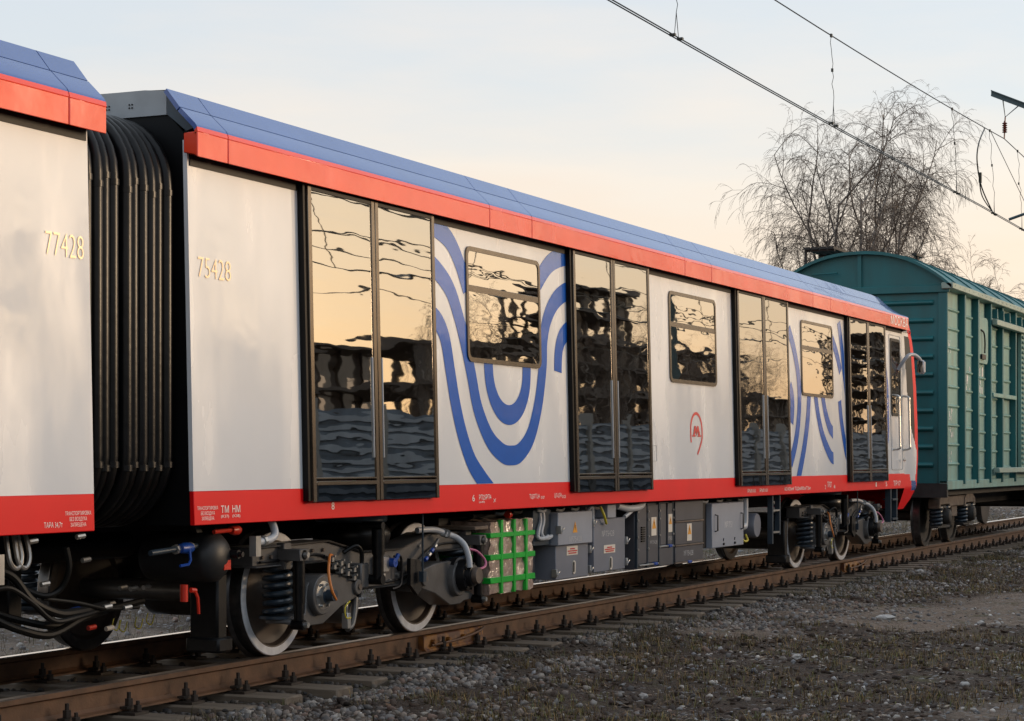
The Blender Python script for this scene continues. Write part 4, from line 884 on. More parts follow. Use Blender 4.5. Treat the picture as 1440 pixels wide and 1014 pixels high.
# switch box A: light upper hood, darker lower door
ubox('contactor_box', 5.86, 6.60, .14, .9, .31, .61, 'box_mid'); ob = ubox('contactor_hood', 5.83, 6.62, .105, .95, .612, .90, 'box_light')
def tri(par, x, z, s_, yy, m='amber_sign'):
    b = MB(); b.add([(x - s_ * .55, yy, z - s_ * .5), (x + s_ * .55, yy, z - s_ * .5), (x, yy, z + s_ * .5)], [(0, 1, 2)]); b.build('warning_triangle', m, par, smooth=False)
    b = MB(); b.add([(x - s_ * .05, yy - .001, z + s_ * .18), (x + s_ * .10, yy - .001, z + s_ * .12), (x + .0, yy - .001, z - .02 * s_), (x + s_ * .08, yy - .001, z - .05 * s_), (x - s_ * .03, yy - .001, z - s_ * .34), (x - s_ * .0, yy - .001, z - s_ * .10), (x - s_ * .10, yy - .001, z - s_ * .06)], [tuple(range(7))]); b.build('flash_mark', 'black_trim', par, smooth=False)
def flat(par, name, x0, x1, z0, z1, yy, m): b = MB(); b.box(x0, x1, yy - .0025, yy, z0, z1); return b.build(name, m, par, smooth=False)
def stencil(par, st, x0, x1, z0, z1, yy, m='grey_print'): print_text('stencil', st, x0, x1, z0, z1, lambda z: yy, m, par)
tri(ob, 6.21, .765, .10, .1025); stencil(ob, '№75428', 6.08, 6.36, .635, .685, .1025, 'grey_print')
def notice(par, x0, x1, z0, z1, yy):
    q = flat(par, 'notice_plate', x0, x1, z0, z1, yy, 'sign_white')
    for i, (a, c) in enumerate(((.3, .7), (.08, .92), (.15, .85))):
        zz = z1 - (z1 - z0) * (.28 + .24 * i); flat(q, 'notice_line', x0 + (x1 - x0) * a, x0 + (x1 - x0) * c, zz - .006, zz + .004, yy - .0035, 'red_print')
def latch(par, x, z, yy):
    b = MB(); b.box(x - .014, x + .014, yy - .03, yy + .02, z - .035, z + .035); b.cyl((x, yy - .03, z - .02), (x + .03, yy - .04, z + .02), .007, n=6); b.build('latch', 'zinc', par, bev=.003)
def slot(par, x, z, yy):
    b = MB(); b.prism(rrect(x - .03, x + .035, z - .06, z + .06, .03), yy - .006, yy); q = b.build('lock_recess', 'sign_white', par); b = MB(); b.prism(rrect(x - .026, x + .006, z - .045, z + .05, .014), yy - .008, yy - .006); b.build('lock_slot', 'black_trim', q)
cb = [o for o in carA.children if o.name.startswith('contactor_box')][0]
notice(cb, 6.10, 6.35, .515, .595, .139); slot(cb, 6.26, .405, .139)
for zz in (.37, .55): latch(cb, 6.625, zz, .15)
latch(cb, 5.85, .37, .15); latch(ob, 5.83, .75, .10); latch(ob, 6.63, .79, .12)
for k, xx in enumerate((5.55, 5.62)):
    b = MB(); b.tube(smooth_path([(xx + .03, .18, .95), (xx + .02, .16, .84), (xx - .05, .15, .74), (xx - .06 + .04 * k, .14, .69), (xx + .05, .13, .685), (xx + .12, .13, .70)]), .018, 8); b.build('cable_conduit', 'conduit', carA)
ubox('junction_box', 5.44, 5.82, .17, .9, .62, .93, 'blue_grey')
b = MB(); b.tube(smooth_path([(6.66, .18, .88), (6.70, .15, .93), (6.73, .15, .86), (6.70, .14, .76)]), .018, 8); b.build('cable_conduit', 'conduit', carA)
# switch box B
ob = ubox('inverter_box', 6.66, 7.44, .11, 1.0, .335, .82, 'box_mid'); stencil(ob, '№75428', 6.86, 7.16, .655, .71, .1085); notice(ob, 6.90, 7.18, .50, .575, .109); slot(ob, 7.07, .405, .109)
ubox('inverter_duct', 6.95, 7.16, .09, .3, .823, .95, 'box_light')
for zz in (.40, .60): latch(ob, 7.455, zz, .12)
ubox('inverter_back', 6.68, 7.44, .20, 1.0, .825, .95, 'box_mid')
b = MB(); b.tube(smooth_path([(6.80, .10, .93), (6.81, .07, .86), (6.86, .07, .79), (6.92, .09, .775)]), .012, 7); b.build('cable', 'wire_yellow', carA)
b = MB(); b.tube(smooth_path([(7.25, .12, .93), (7.5, .10, .90), (7.8, .10, .91), (8.0, .14, .95)]), .032, 10); b.build('air_duct', 'conduit', carA)
b = MB(); b.tube(smooth_path([(7.45, .12, .82), (7.62, .12, .87), (7.78, .13, .92)]), .02, 8); b.build('cable_conduit', 'conduit', carA)
ubox('cable_shaft', 7.50, 7.72, .30, 1.0, .32, .94, 'black_steel')
# cabinet C: tall dark doors
ob = ubox('converter_cabinet', 7.74, 8.74, .13, 1.1, .31, .945, 'box_dark')
def door_flap(par, x0, x1, z0, z1, m='box_dark', t=.018): return MB().box(x0, x1, .13 - t, .131, z0, z1).build('cabinet_door', m, par, bev=.004)
d1 = door_flap(ob, 7.78, 8.02, .36, .92); d2_ = door_flap(ob, 8.06, 8.34, .36, .92); d3 = door_flap(ob, 8.40, 8.56, .52, .93); d4 = door_flap(ob, 8.60, 8.73, .52, .93, t=.022); door_flap(ob, 8.36, 8.735, .315, .49, t=.026)
def wsign(par, x0, x1, z0, z1, yy): q = flat(par, 'warning_label', x0, x1, z0, z1, yy, 'sign_white'); tri(q, (x0 + x1) / 2, z1 - (z1 - z0) * .34, (x1 - x0) * .72, yy - .0045)
wsign(d2_, 8.14, 8.28, .62, .80, .110); wsign(d4, 8.61, 8.72, .64, .82, .106)
stencil(d2_, '№75428', 8.11, 8.30, .54, .575, .1095); stencil(d4, '№75428', 8.61, 8.72, .56, .60, .1055)
b = MB()
for i in range(7): b.box(7.86, 7.95, .098, .112, .57 + .022 * i, .583 + .022 * i)
b.build('vent_slats', 'black_trim', d1, kind='stuff')
for xx in (7.76, 8.04, 8.36, 8.745):
    b = MB(); b.box(xx - .016, xx + .012, .105, .13, .32, .94); ps = b.build('door_post', 'blue_grey', ob)
    for zz in (.50, .62, .78, .86): b = MB(); b.cyl((xx, .106, zz), (xx, .094, zz), .012, n=6); b.build('bolt', 'zinc', ps)
for xa, xb, zz in ((7.80, 8.32, .345), (8.38, 8.73, .505)):
    b = MB(); b.box(xa, xb, .095, .115, zz - .008, zz + .008); br = b.build('lock_bar', 'zinc', ob, bev=.003); b = MB(); b.box(xb - .13, xb - .05, .085, .12, zz - .014, zz + .014); b.build('lock_knob', 'valve_blue', br, bev=.004)
# cabinet D
ob = ubox('brake_cabinet', 8.78, 9.66, .12, 1.1, .315, .945, 'box_dark')
for z0, z1 in ((.33, .485), (.505, .725), (.745, .935)): MB().box(8.80, 9.64, .10, .121, z0, z1).build('cabinet_door', 'box_dark', ob, bev=.004)
for zz in (.495, .735, .322):
    b = MB(); b.box(8.79, 9.65, .092, .112, zz - .008, zz + .008); b.build('lock_bar', 'freight_dust', ob, bev=.003)
b = MB(); b.box(9.16, 9.26, .084, .11, .308, .334); b.build('lock_knob', 'valve_blue', ob, bev=.004)
wsign(ob, 9.14, 9.28, .535, .71, .0985); stencil(ob, '№75428', 9.05, 9.33, .385, .44, .0985)
# box E, light grey
ob = ubox('auxiliary_box', 9.93, 11.0, .10, 1.0, .425, .90, 'box_light', .008)
stencil(ob, '№75/', 10.35, 10.62, .63, .70, .0985)
for xx in (10.03, 10.90):
    b = MB(); b.tube([(xx, .11, .78), (xx, .07, .77), (xx, .07, .61), (xx, .11, .60)], .010, 7); b.build('handle', 'frame_grey', ob)
ubox('auxiliary_back', 9.72, 9.925, .16, 1.0, .43, .93, 'black_steel')
for xx in (10.3, 10.68):
    b = MB(); b.cyl((xx, .105, .46), (xx, .085, .46), .014, n=6); b.cyl((xx, .10, .49), (xx, .095, .52), .006, n=5); b.build('latch', 'black_steel', ob)
b = MB(); b.tube(smooth_path([(11.05, .15, .50), (11.1, .12, .46), (11.2, .12, .47), (11.22, .15, .53)]), .012, 7); b.build('cable', 'wire_yellow', carA)
b = MB(); b.tube(smooth_path([(11.15, .2, .62), (11.22, .18, .62), (11.27, .18, .66), (11.27, .18, .93)]), .045, 10); b.build('air_duct', 'conduit', carA)
b = MB(); b.lathe([(0, -.02), (.13, -.02), (.14, .0), (.14, .16), (.12, .18), (.12, .34), (.0, .34)], (11.62, .16, .62), 'y', 26); b.build('compressor', 'box_mid', carA)
b = MB()
b.box(11.90, 11.94, .05, .11, .40, .95); b.box(12.18, 12.22, .05, .11, .50, .95); st_ = b.build('ladder_frame', 'blue_grey', carA)
for zz in (.52, .77): MB().box(11.94, 12.18, .05, .12, zz, zz + .02).build('rung', 'zinc', st_)
b = MB(); b.cyl((12.2, .14, .86), (12.45, .14, .875), .018, n=8); b.build('pipe', 'conduit', carA)
b = MB(); b.lathe([(0, -.04), (.03, -.035), (.036, .0), (.03, .035), (0, .04)], (12.36, .13, .90), 'x', 10); b.build('ball_valve', 'valve_red', carA)
ubox('underframe_blocker', .2, 17.6, 1.75, 2.35, .70, .958, 'black_steel'); ubox('brake_rack', 11.3, 12.3, .5, 1.1, .40, .9, 'black_steel'); ubox('cable_tray', 4.2, 12.2, .45, 1.6, .70, .895, 'black_steel')  # the long far beam is added, to block bright ground seen under the floor
for i in range(16):
    xx = 4.6 + .43 * i + rr.uniform(-.1, .1); b = MB(); b.tube(smooth_path([(xx, .16, .925), (xx + .08, .14, .915), (xx + .16, .15, .93)]), .012, 6); b.build('cable_clip', random.choice(['zinc', 'black_steel', 'blue_grey', 'conduit']), carA)

# ---- below the gangway: coupler, cables and hoses
cp = MB(); cp.cyl((-2.0, 1.35, .78), (1.2, 1.35, .78), .09, n=16); cp.box(-.75, -.25, 1.18, 1.52, .62, .94); cpl = thing('coupler_bar', (-.5, 1.35, .6), 'dark steel drawbar with cables between the two cars under the bellows', 'coupler')
cp.build('drawbar', 'black_steel', cpl)
mat('hose_rubber', (0.006, 0.006, 0.006), 0.5, spec=0.25)
def hose(pts, r, m='hose_rubber', nm='hose'): return MB().tube(smooth_path(pts), r, 9).build(nm, m, cpl)
def G(x, y, yp): return P(x, y, yp)
hose([G(-10, 800, .5), G(18, 812, .45), G(45, 845, .4), G(80, 862, .38), G(110, 860, .4), G(150, 850, .5)], .026)
hose([G(-10, 870, .5), G(25, 885, .45), G(70, 893, .45), G(115, 870, .5), G(150, 858, .6)], .024)
hose([G(-10, 862, .6), G(30, 873, .55), G(80, 880, .5), G(130, 862, .55), G(200, 845, .7)], .022)
hose([G(-10, 830, .35), G(15, 828, .32), G(45, 848, .30), G(75, 873, .30), G(108, 868, .33), G(150, 855, .5)], .016)
hose([G(60, 842, .4), G(110, 848, .4), G(150, 856, .42), G(195, 854, .5)], .012)
hose([G(93, 770, .3), G(97, 800, .3), G(85, 828, .35), G(60, 838, .4), G(20, 822, .5)], .018)
for a, c in ((160, 870), (170, 872), (192, 868), (208, 862)):
    hose([G(a, c, .9), G(a - 2, c + 12, .9), G(a + 5, c + 16, .9), G(a + 9, c + 2, .9)], .004, 'wire_yellow', 'cable')
for a, c, d_, m in ((105, 858, .42, 'valve_blue'), (120, 858, .45, 'valve_blue'), (178, 855, .44, 'zinc'), (150, 854, .42, 'zinc'), (62, 822, .6, 'zinc'), (120, 788, .6, 'zinc'), (112, 755, .4, 'zinc'), (45, 762, .4, 'zinc'), (155, 850, .8, 'zinc'), (172, 827, .9, 'zinc'), (187, 828, .9, 'zinc'), (205, 826, .9, 'zinc'), (56, 872, .8, 'sign_white'), (80, 870, .8, 'sign_white'), (128, 883, .8, 'valve_red'), (153, 884, .8, 'sign_white')):
    q = G(a, c, d_); MB().cyl((q[0] - .03, q[1], q[2]), (q[0] + .03, q[1] - .01, q[2] + .006), .016, n=8).build('hose_coupling', m, cpl)
for x0, x1, y0, y1, z0, z1 in ((-.60, -.30, 1.5, 1.9, .45, .70), (-.12, .02, 1.3, 1.8, .30, .70), (-1.6, -.2, 1.8, 2.3, .60, .90), (-.9, -.7, 1.4, 1.7, .60, .82)):
    MB().box(x0, x1, y0, y1, z0, z1).build('connector_box', 'black_steel', cpl, bev=.01)
XMAP[0] = None; ORG[0] = Vector(carB.location)
b = MB(); b.box(-1.80, -1.76, .02, .07, .70, .86); b.cyl((-2.0, .05, .75), (-1.80, .05, .755), .03, n=10); b.build('brake_pipe', 'zinc', carB)
b = MB(); b.lathe([(0, -.10), (.12, -.07), (.155, -.03), (.165, .0), (.165, .75), (0, .8)], (-1.92, .22, .80), 'y', 28); b.build('air_reservoir', 'frame_grey', carB)
for xx, zz in ((-1.33, .80), (-1.40, .86)):
    b = MB(); b.tube(smooth_path([(xx, .3, .95), (xx, .27, .80), (xx + .06, .27, .76), (xx + .1, .27, .82), (xx + .1, .3, .95)]), .014, 7); b.build('pipe', 'zinc', carB)

# ================================================================== BOXCAR
BX0, BX1 = 20.66, 34.8; YN, YF = .0, 2.70
ZBB, ZE = 1.0, 4.02
bc = thing('boxcar', ((BX0 + BX1) / 2, 1.35, 0), 'teal green ribbed freight boxcar with arched roof behind the metro car', 'boxcar')
def arch(y, rise=.57): t = (y - 1.35) / 1.45; return ZE + .02 + rise * (1 - abs(t) ** 2.3)
ya = [-.10 + 2.9 * i / 24 for i in range(25)]
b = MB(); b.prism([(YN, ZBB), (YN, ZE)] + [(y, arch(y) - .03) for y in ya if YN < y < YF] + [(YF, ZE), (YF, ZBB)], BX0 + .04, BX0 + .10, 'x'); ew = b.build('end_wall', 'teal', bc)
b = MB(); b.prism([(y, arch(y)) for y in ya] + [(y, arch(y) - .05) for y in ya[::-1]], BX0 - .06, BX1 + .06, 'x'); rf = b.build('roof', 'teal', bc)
for i in range(12):
    xx = BX0 + .5 + 1.2 * i; b = MB(); b.prism([(y, arch(y) + .025) for y in ya] + [(y, arch(y) + .001) for y in ya[::-1]], xx, xx + .06, 'x'); b.build('roof_rib', 'teal', rf)
b = MB(); b.box(BX0 - .02, BX0 + .04, YN - .05, YF + .05, ZE - .09, ZE + .03); b.build('end_beam', 'teal', bc, bev=.01)
b = MB(); b.box(BX0 - .005, BX0 + .04, 1.32, 1.38, ZE + .03, arch(1.35) - .06); b.build('end_seam', 'teal', bc)
b = MB(); b.tube([(BX0 - .02, 2.1, ZE + .25), (BX0 - .06, 2.1, ZE + .25), (BX0 - .06, 1.7, ZE + .26), (BX0 - .02, 1.7, ZE + .26)], .012, 6); b.build('end_handrail', 'teal', bc)
for i in range(10):                                             # pressed ridges across the end wall
    zz = 1.28 + .278 * i
    for y0, y1 in ((.20, 1.30), (1.42, 2.50)):
        b = MB(); b.prism([(BX0 + .042, zz - .045), (BX0 - .008, zz - .012), (BX0 - .008, zz + .012), (BX0 + .042, zz + .045)], y0, y1); b.build('ridge', 'teal', ew, bev=.006)
for y0, y1 in ((-.02, .12), (1.31, 1.41), (2.58, 2.72)):
    b = MB(); b.box(BX0, BX0 + .05, y0, y1, ZBB, ZE - .09); b.build('end_post', 'teal', bc, bev=.006)
b = MB(); b.box(BX0 - .02, BX0 + .06, -.02, 2.72, .78, ZBB - .002); b.build('end_sill', 'boxcar_under', bc)
for far in (False, True):
    YMAP[0] = (lambda y: 2.7 - y) if far else None
    b = MB(); b.box(BX0 + .02, BX1, .05, .09, ZBB, ZE); sw = b.build('side_wall', 'teal_lit', bc)
    b = MB(); b.box(BX0 - .06, BX1 + .06, -.12, .06, ZE - .04, ZE + .06); ev = b.build('eaves_beam', 'teal_trim', bc, bev=.012)
    b = MB()
    for i in range(40): b.lathe([(.012, -.006), (.008, .002)], (BX0 + .12 + .34 * i, -.12, ZE + .015), 'y', 6)
    b.build('rivets', 'teal_trim', ev, kind='stuff')
    posts = [PX(q) for q in (1352, 1371, 1389, 1405.5, 1424)]; posts += [BX1 - (q - BX0) for q in posts[:3]]
    dx0, dx1 = posts[4] + .35, posts[4] + 2.5
    posts += [dx0 + 3.0, dx0 + 4.1]
    for xx in posts:
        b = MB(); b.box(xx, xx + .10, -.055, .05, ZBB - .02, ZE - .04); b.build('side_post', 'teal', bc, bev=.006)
    b = MB(); b.box(BX0 + .02, BX0 + .07, -.02, .05, ZBB - .02, ZE - .04); b.build('side_post', 'teal_lit', bc, bev=.006)
    b = MB(); b.box(BX0, BX1, -.03, .10, ZBB - .10, ZBB + .04); b.build('sill_beam', 'teal_lit', bc, bev=.008)
    edges = [BX0 + .08] + sorted(posts)
    for a, c in zip(edges[:-1], edges[1:]):                     # pressed ridges between the posts
        a2_ = a + .14 if a != edges[0] else a
        if c - a2_ < .2 or c - a2_ > 1.6: continue
        for i in range(9):
            zz = 1.25 + .30 * i + .05 * math.sin(a)
            b = MB(); b.prism([(.052, zz - .03), (.022, zz - .008), (.022, zz + .008), (.052, zz + .03)], a2_ + .03, c - .04, 'x'); b.build('ridge', 'teal_lit', sw, bev=.004)
    # sliding door with its rails
    b = MB(); b.box(dx0, dx1, -.09, -.02, 1.22, 3.62); dr = b.build('sliding_door', 'teal_lit', bc, bev=.008)
    for i in range(26):
        zz = 1.28 + .09 * i; b = MB(); b.box(dx0 + .03, dx0 + .36, -.125, -.088, zz, zz + .045); b.build('door_rib', 'teal_lit', dr, bev=.008)
    for xx in (dx0 + .42, dx0 + 1.2, dx0 + 1.9): b = MB(); b.box(xx, xx + .08, -.14, -.09, 1.22, 3.62); b.build('door_post', 'teal', dr)
    b = MB(); b.box(posts[2] + .05, dx1 + 2.2, -.15, -.06, 3.62, 3.72); b.box(posts[2] + .05, dx1 + 2.2, -.06, .04, 3.68, 3.74); b.build('door_rail', 'teal_trim', bc, bev=.01)
    b = MB(); b.box(posts[2] + .15, dx1 + 2.2, -.17, -.06, 1.14, 1.23); b.build('door_rail', 'teal_trim', bc, bev=.01)
    for i in range(6):
        xx = posts[2] + .2 + .55 * i; b = MB(); b.prism([(xx, 3.74), (xx + .10, 3.74), (xx + .04, 3.90), (xx, 3.90)], -.12, .02); b.build('rail_bracket', 'teal', bc)
    b = MB(); b.box(posts[2] + .12, posts[4], -.075, -.02, 2.42, 2.49); b.build('cross_bar', 'teal_lit', bc, bev=.006)
    b = MB(); hx0, hx1 = posts[1] + .13, posts[2] - .04
    b.prism(rrect(hx0, hx1, 2.95, 3.72, .12), -.015, .05); ht = b.build('hatch', 'teal_lit', bc, bev=.006)
    b = MB(); b.tube(smooth_path([(hx0 + .25, -.02, 3.50), (hx0 + .35, -.05, 3.45), (hx0 + .38, -.06, 3.30), (hx0 + .36, -.06, 3.12)]), .014, 6); b.box(hx0 + .22, hx0 + .52, -.05, -.015, 3.02, 3.10); b.build('hatch_latch', 'black_steel', ht)
YMAP[0] = None
def rough_marks(x, z, n_, s_, seed):                            # worn stencil marks, not legible
    q = random.Random(seed); b = MB()
    for i in range(n_):
        for k in range(3):
            u = x + i * s_ * .62 + q.uniform(0, s_ * .35); v = z + q.uniform(0, s_)
            b.box(u, u + q.uniform(.02, .12) * s_ * 1.4, .044, .048, v, v + q.uniform(.15, .5) * s_)
    b.build('worn_marks', 'white_print', bc, smooth=False, kind='stuff')
rough_marks(21.0, 3.02, 2, .18, 1); rough_marks(posts[0] + .35, 2.45, 3, .34, 2); rough_marks(posts[1] + .30, 2.45, 3, .34, 3); rough_marks(21.1, 1.95, 2, .2, 4); rough_marks(21.1, 1.68, 3, .18, 5); rough_marks(posts[0] + .5, 1.95, 1, .25, 6); rough_marks(21.1, 1.30, 2, .16, 7); rough_marks(posts[0] + .4, 1.42, 2, .14, 8); rough_marks(posts[1] + .3, 2.82, 1, .2, 9)
b = MB(); b.box(BX0 + .05, BX1 - .05, .20, 2.5, .80, ZBB - .002); b.box(BX0 + .5, BX1 - .5, 1.1, 1.6, .55, .80); b.build('underframe', 'boxcar_under', bc)
b = MB(); b.tube([(22.6, .9, arch(.9) + .0), (22.6, .9, arch(.9) + .12)], .03, 6); b.box(22.4, 22.9, .86, .94, arch(.9) + .12, arch(.9) + .16); b.build('roof_vent', 'boxcar_under', rf)
for k in range(4):                                              # running board on the roof above the end
    b = MB(); b.box(BX0 - .05, BX0 + 1.0, 1.75 + .13 * k, 1.85 + .13 * k, arch(1.35) + .06, arch(1.35) + .10); b.build('walkway_plank', 'boxcar_under', rf)
for xx in (BX0, BX0 + .8): b = MB(); b.box(xx, xx + .04, 1.75, 2.24, arch(1.35) + .03, arch(1.35) + .058); b.box(xx, xx + .04, 2.20, 2.24, arch(2.3), arch(1.35) + .03); b.build('walkway_bracket', 'boxcar_under', rf)
b = MB(); b.cyl((18.9, 1.35, .95), (BX0, 1.35, 1.0), .10, n=12); b.box(19.5, 20.2, 1.15, 1.55, .82, 1.14); b.build('coupler', 'boxcar_under', bc, bev=.02)
# freight bogies
def freight_bogie(X):
    px_ = X - ORG[0].x; b = MB()
    for s_ in (-1, 1):
        y0, y1 = (-1.16, -.98) if s_ < 0 else (.98, 1.16)
        for xa in (-.93, .93):
            b.prism([(xa - .42, .60), (xa - .40, .74), (xa - .22, .80), (xa + .22, .80), (xa + .40, .74), (xa + .42, .60), (xa + .34, .60), (xa + .30, .66), (xa - .30, .66), (xa - .34, .60)], y0, y1)
        b.box(-.60, .60, y0 + .02, y1 - .02, .62, .78)
    b.box(-.2, .2, -1.1, 1.1, .45, .75); fr = b.build('freight_bogie', 'freight_dust', bc, bev=.01, rel=False, loc=(px_, 0, 0))
    prof = [(.0, -.0), (.10, 0), (.13, .02), (.30, .06), (.40, .03), (.415, 0), (.472, 0), (.478, .08), (.482, .10), (.505, .115), (.50, .13), (.40, .13), (0, .10)]
    w_ = MB().lathe(prof, (0, 0, 0), 'y', 48, [0] * 6 + [1] * 6).build('wheel', ['boxcar_under', 'wheel_tread'], fr, rel=False, loc=(-.93, -.85, .475))
    for x_, y_, rz in ((.93, -.85, 0), (-.93, .85, math.pi), (.93, .85, math.pi)): inst(w_, fr, (x_, y_, .475), (0, 0, rz))
    a_ = MB().cyl((0, -.82, 0), (0, .82, 0), .08, n=14).build('axle', 'boxcar_under', fr, rel=False, loc=(-.93, 0, .475)); inst(a_, fr, (.93, 0, .475))
    sp_ = spring_mesh(fr, .085, .022, 5, .30); sp_.location = (-.66, -1.07, .33)
    for x_, y_ in ((.66, -1.07), (-.66, 1.07), (.66, 1.07), (-1.20, -1.07), (1.20, -1.07)): inst(sp_, fr, (x_, y_, .33))
    for x_ in (-.93, .93):
        b = MB(); b.box(x_ - .16, x_ + .16, -1.14, -.98, .32, .64); b.lathe([(0, -.09), (.10, -.08), (.125, -.02), (.13, .0), (.13, .05)], (x_, -1.16, .475), 'y', 20); b.box(x_ - .42, x_ + .42, -1.14, -1.0, .29, .33); b.build('axle_box', 'boxcar_under', fr, bev=.008, rel=False)
    return fr
fb = freight_bogie(22.42); copy_tree(fb, bc, (33.0 - ORG[0].x, 0, 0))

# ================================================================== OVERHEAD LINE
def along(x, y, yp): return Vector(P(x, y, yp))
CY_ = 1.35
def cat_z(X):                                                    # messenger wire: lowest at mid span, support at X=32.3
    t = (X - 32.3) / 60; return 8.05 - .55 * (4 * abs(t) * (1 - abs(t))) ** 1 if abs(t) < 1 else 8.05
CONT = 6.36
for dy in (-.022, .022):
    b = MB(); b.tube([(x_, CY_ + dy, CONT - .02 * math.sin(x_)) for x_ in range(-30, 140, 5)], .0085, 5); tag(b.build('contact_wire', 'wire', rel=False), 'thin lower overhead wire, the %s of the parallel pair' % ('nearer' if dy < 0 else 'farther'), 'wire', 'overhead contact wires')
b = MB(); b.tube([(x_, CY_, cat_z(x_)) for x_ in [-27.7 + 2 * i for i in range(31)] + [32.3 + 2 * i for i in range(31)]], .0095, 5); ms = tag(b.build('messenger_wire', 'wire', rel=False), 'upper overhead wire rising towards the bracket arm at the right', 'wire')
def dropper(xt, xb, lb, split=True):
    Xt, Xb = PX(xt, CY_), PX(xb, CY_); zt = cat_z(Xt); b = MB(); rr_ = random.Random(xt); n_ = 10; pts = []
    for i in range(n_ + 1):
        t = i / n_; pts.append((Xt + (Xb - Xt) * t + rr_.uniform(-.02, .02) * (0 < i < n_), CY_ + rr_.uniform(-.02, .02) * (0 < i < n_), zt + (CONT + .3 - zt) * t))
    b.tube(pts, .0045, 4); e = pts[-1]
    for dx in (-.12, .14): b.tube([e, (Xb + dx, CY_ + (.02 if dx > 0 else -.02), CONT)], .0045, 4); b.bx((Xb + dx, CY_, CONT + .01), (.05, .07, .03))
    b.bx((Xt, CY_, zt), (.05, .03, .05)); b.bx(pts[5], (.03, .03, .05)); tag(b.build('dropper', 'wire', rel=False), lb, 'dropper wire', 'droppers between the overhead wires')
dropper(953, 951, 'hanging dropper wire cut by the top edge, the leftmost one'); dropper(1169, 1172, 'hanging dropper wire in front of the crown of the birch'); dropper(1339, 1345, 'hanging dropper wire just right of the birch'); dropper(1392, 1398, 'hanging dropper wire beside the curved jumper cable'); dropper(1431, 1437, 'hanging dropper wire at the right edge')
q0, q1 = PX(1385, CY_), PX(1397, CY_); z0_ = cat_z(q0)
b = MB(); b.tube(smooth_path([(q0, CY_, z0_), (q0 - .6, CY_, z0_ - .4), (q0 - .75, CY_, 7.2), (q0 - .3, CY_, 6.75), (q1, CY_, CONT)], 6), .014, 6); b.tube(smooth_path([(q0 - .45, CY_ + .02, 6.95), (q0 - .1, CY_ + .03, 6.6), (q1 + .3, CY_ + .02, CONT)], 6), .012, 6); b.bx((q0 - .45, CY_, 6.93), (.08, .05, .2)); tag(b.build('jumper_cable', 'wire', rel=False), 'thick curved jumper cable bowing between the two overhead wires', 'cable')
XM_ = 32.3; YM_ = -1.85
ma = thing('catenary_mast', (XM_, YM_, -.3), 'bluish bracket arm with insulator holding the overhead wire at the right edge', 'catenary mast')
b = MB(); b.cyl((XM_, YM_, -.35), (XM_, YM_, 9.6), .19, .13, n=16); b.build('pole', 'concrete', ma)
b = MB()
tip = Vector((XM_, 1.62, 9.02)); root = Vector((XM_, YM_ + .12, 7.5)); 
d_ = tip - root
for oz in (-.05, .05):
    b.add([root + Vector((-.04, 0, oz - .012)), tip + Vector((-.04, 0, oz - .012)), tip + Vector((.04, 0, oz - .012)), root + Vector((.04, 0, oz - .012)), root + Vector((-.04, 0, oz + .012)), tip + Vector((-.04, 0, oz + .012)), tip + Vector((.04, 0, oz + .012)), root + Vector((.04, 0, oz + .012))], [(0, 1, 2, 3), (4, 5, 6, 7), (0, 1, 5, 4), (3, 2, 6, 7), (0, 3, 7, 4), (1, 2, 6, 5)])
b.add([root + Vector((-.008, 0, -.05)), tip + Vector((-.008, 0, -.05)), tip + Vector((-.008, 0, .05)), root + Vector((-.008, 0, .05)), root + Vector((.008, 0, -.05)), tip + Vector((.008, 0, -.05)), tip + Vector((.008, 0, .05)), root + Vector((.008, 0, .05))], [(0, 1, 2, 3), (4, 5, 6, 7), (0, 1, 5, 4), (3, 2, 6, 7), (0, 3, 7, 4), (1, 2, 6, 5)])
ar = b.build('bracket_arm', 'mast_steel', ma)
b = MB(); b.tube([(XM_, YM_ + .1, 9.3), root + d_ * .62], .02, 6); b.build('stay_rod', 'mast_steel', ma)
hk = root + d_ * .90; b = MB(); b.tube([root + d_ * .93, (XM_, CY_ - .02, 8.50), root + d_ * .82], .014, 6); b.build('hanger', 'mast_steel', ma)
b = MB(); b.cyl((XM_, CY_ - .02, 8.50), (XM_, CY_, 8.05), .014, n=6)
b.lathe([(.02, 8.17)] + [(r_, 8.18 + .045 * i + dz) for i in range(5) for r_, dz in ((.05, 0), (.055, .012), (.022, .03))] + [(.02, 8.42)], (XM_, CY_ - .01, 0), 'z', 12); b.build('insulator', 'insulator', ma)
b = MB(); b.tube([(XM_ + .4, CY_ - .02, CONT + .05), (XM_ + .4, CY_ - 1.2, CONT + .42), (XM_ + .1, YM_ + .12, 6.95)], [.03, .03, .04], 8); b.build('steady_arm', 'mast_steel', ma)
b = MB(); b.tube([(PX(1393, CY_), CY_, cat_z(PX(1393, CY_))), (34.6, CY_, 7.0), (37, CY_, CONT)], .007, 5); b.build('stay_wire', 'wire', ma)

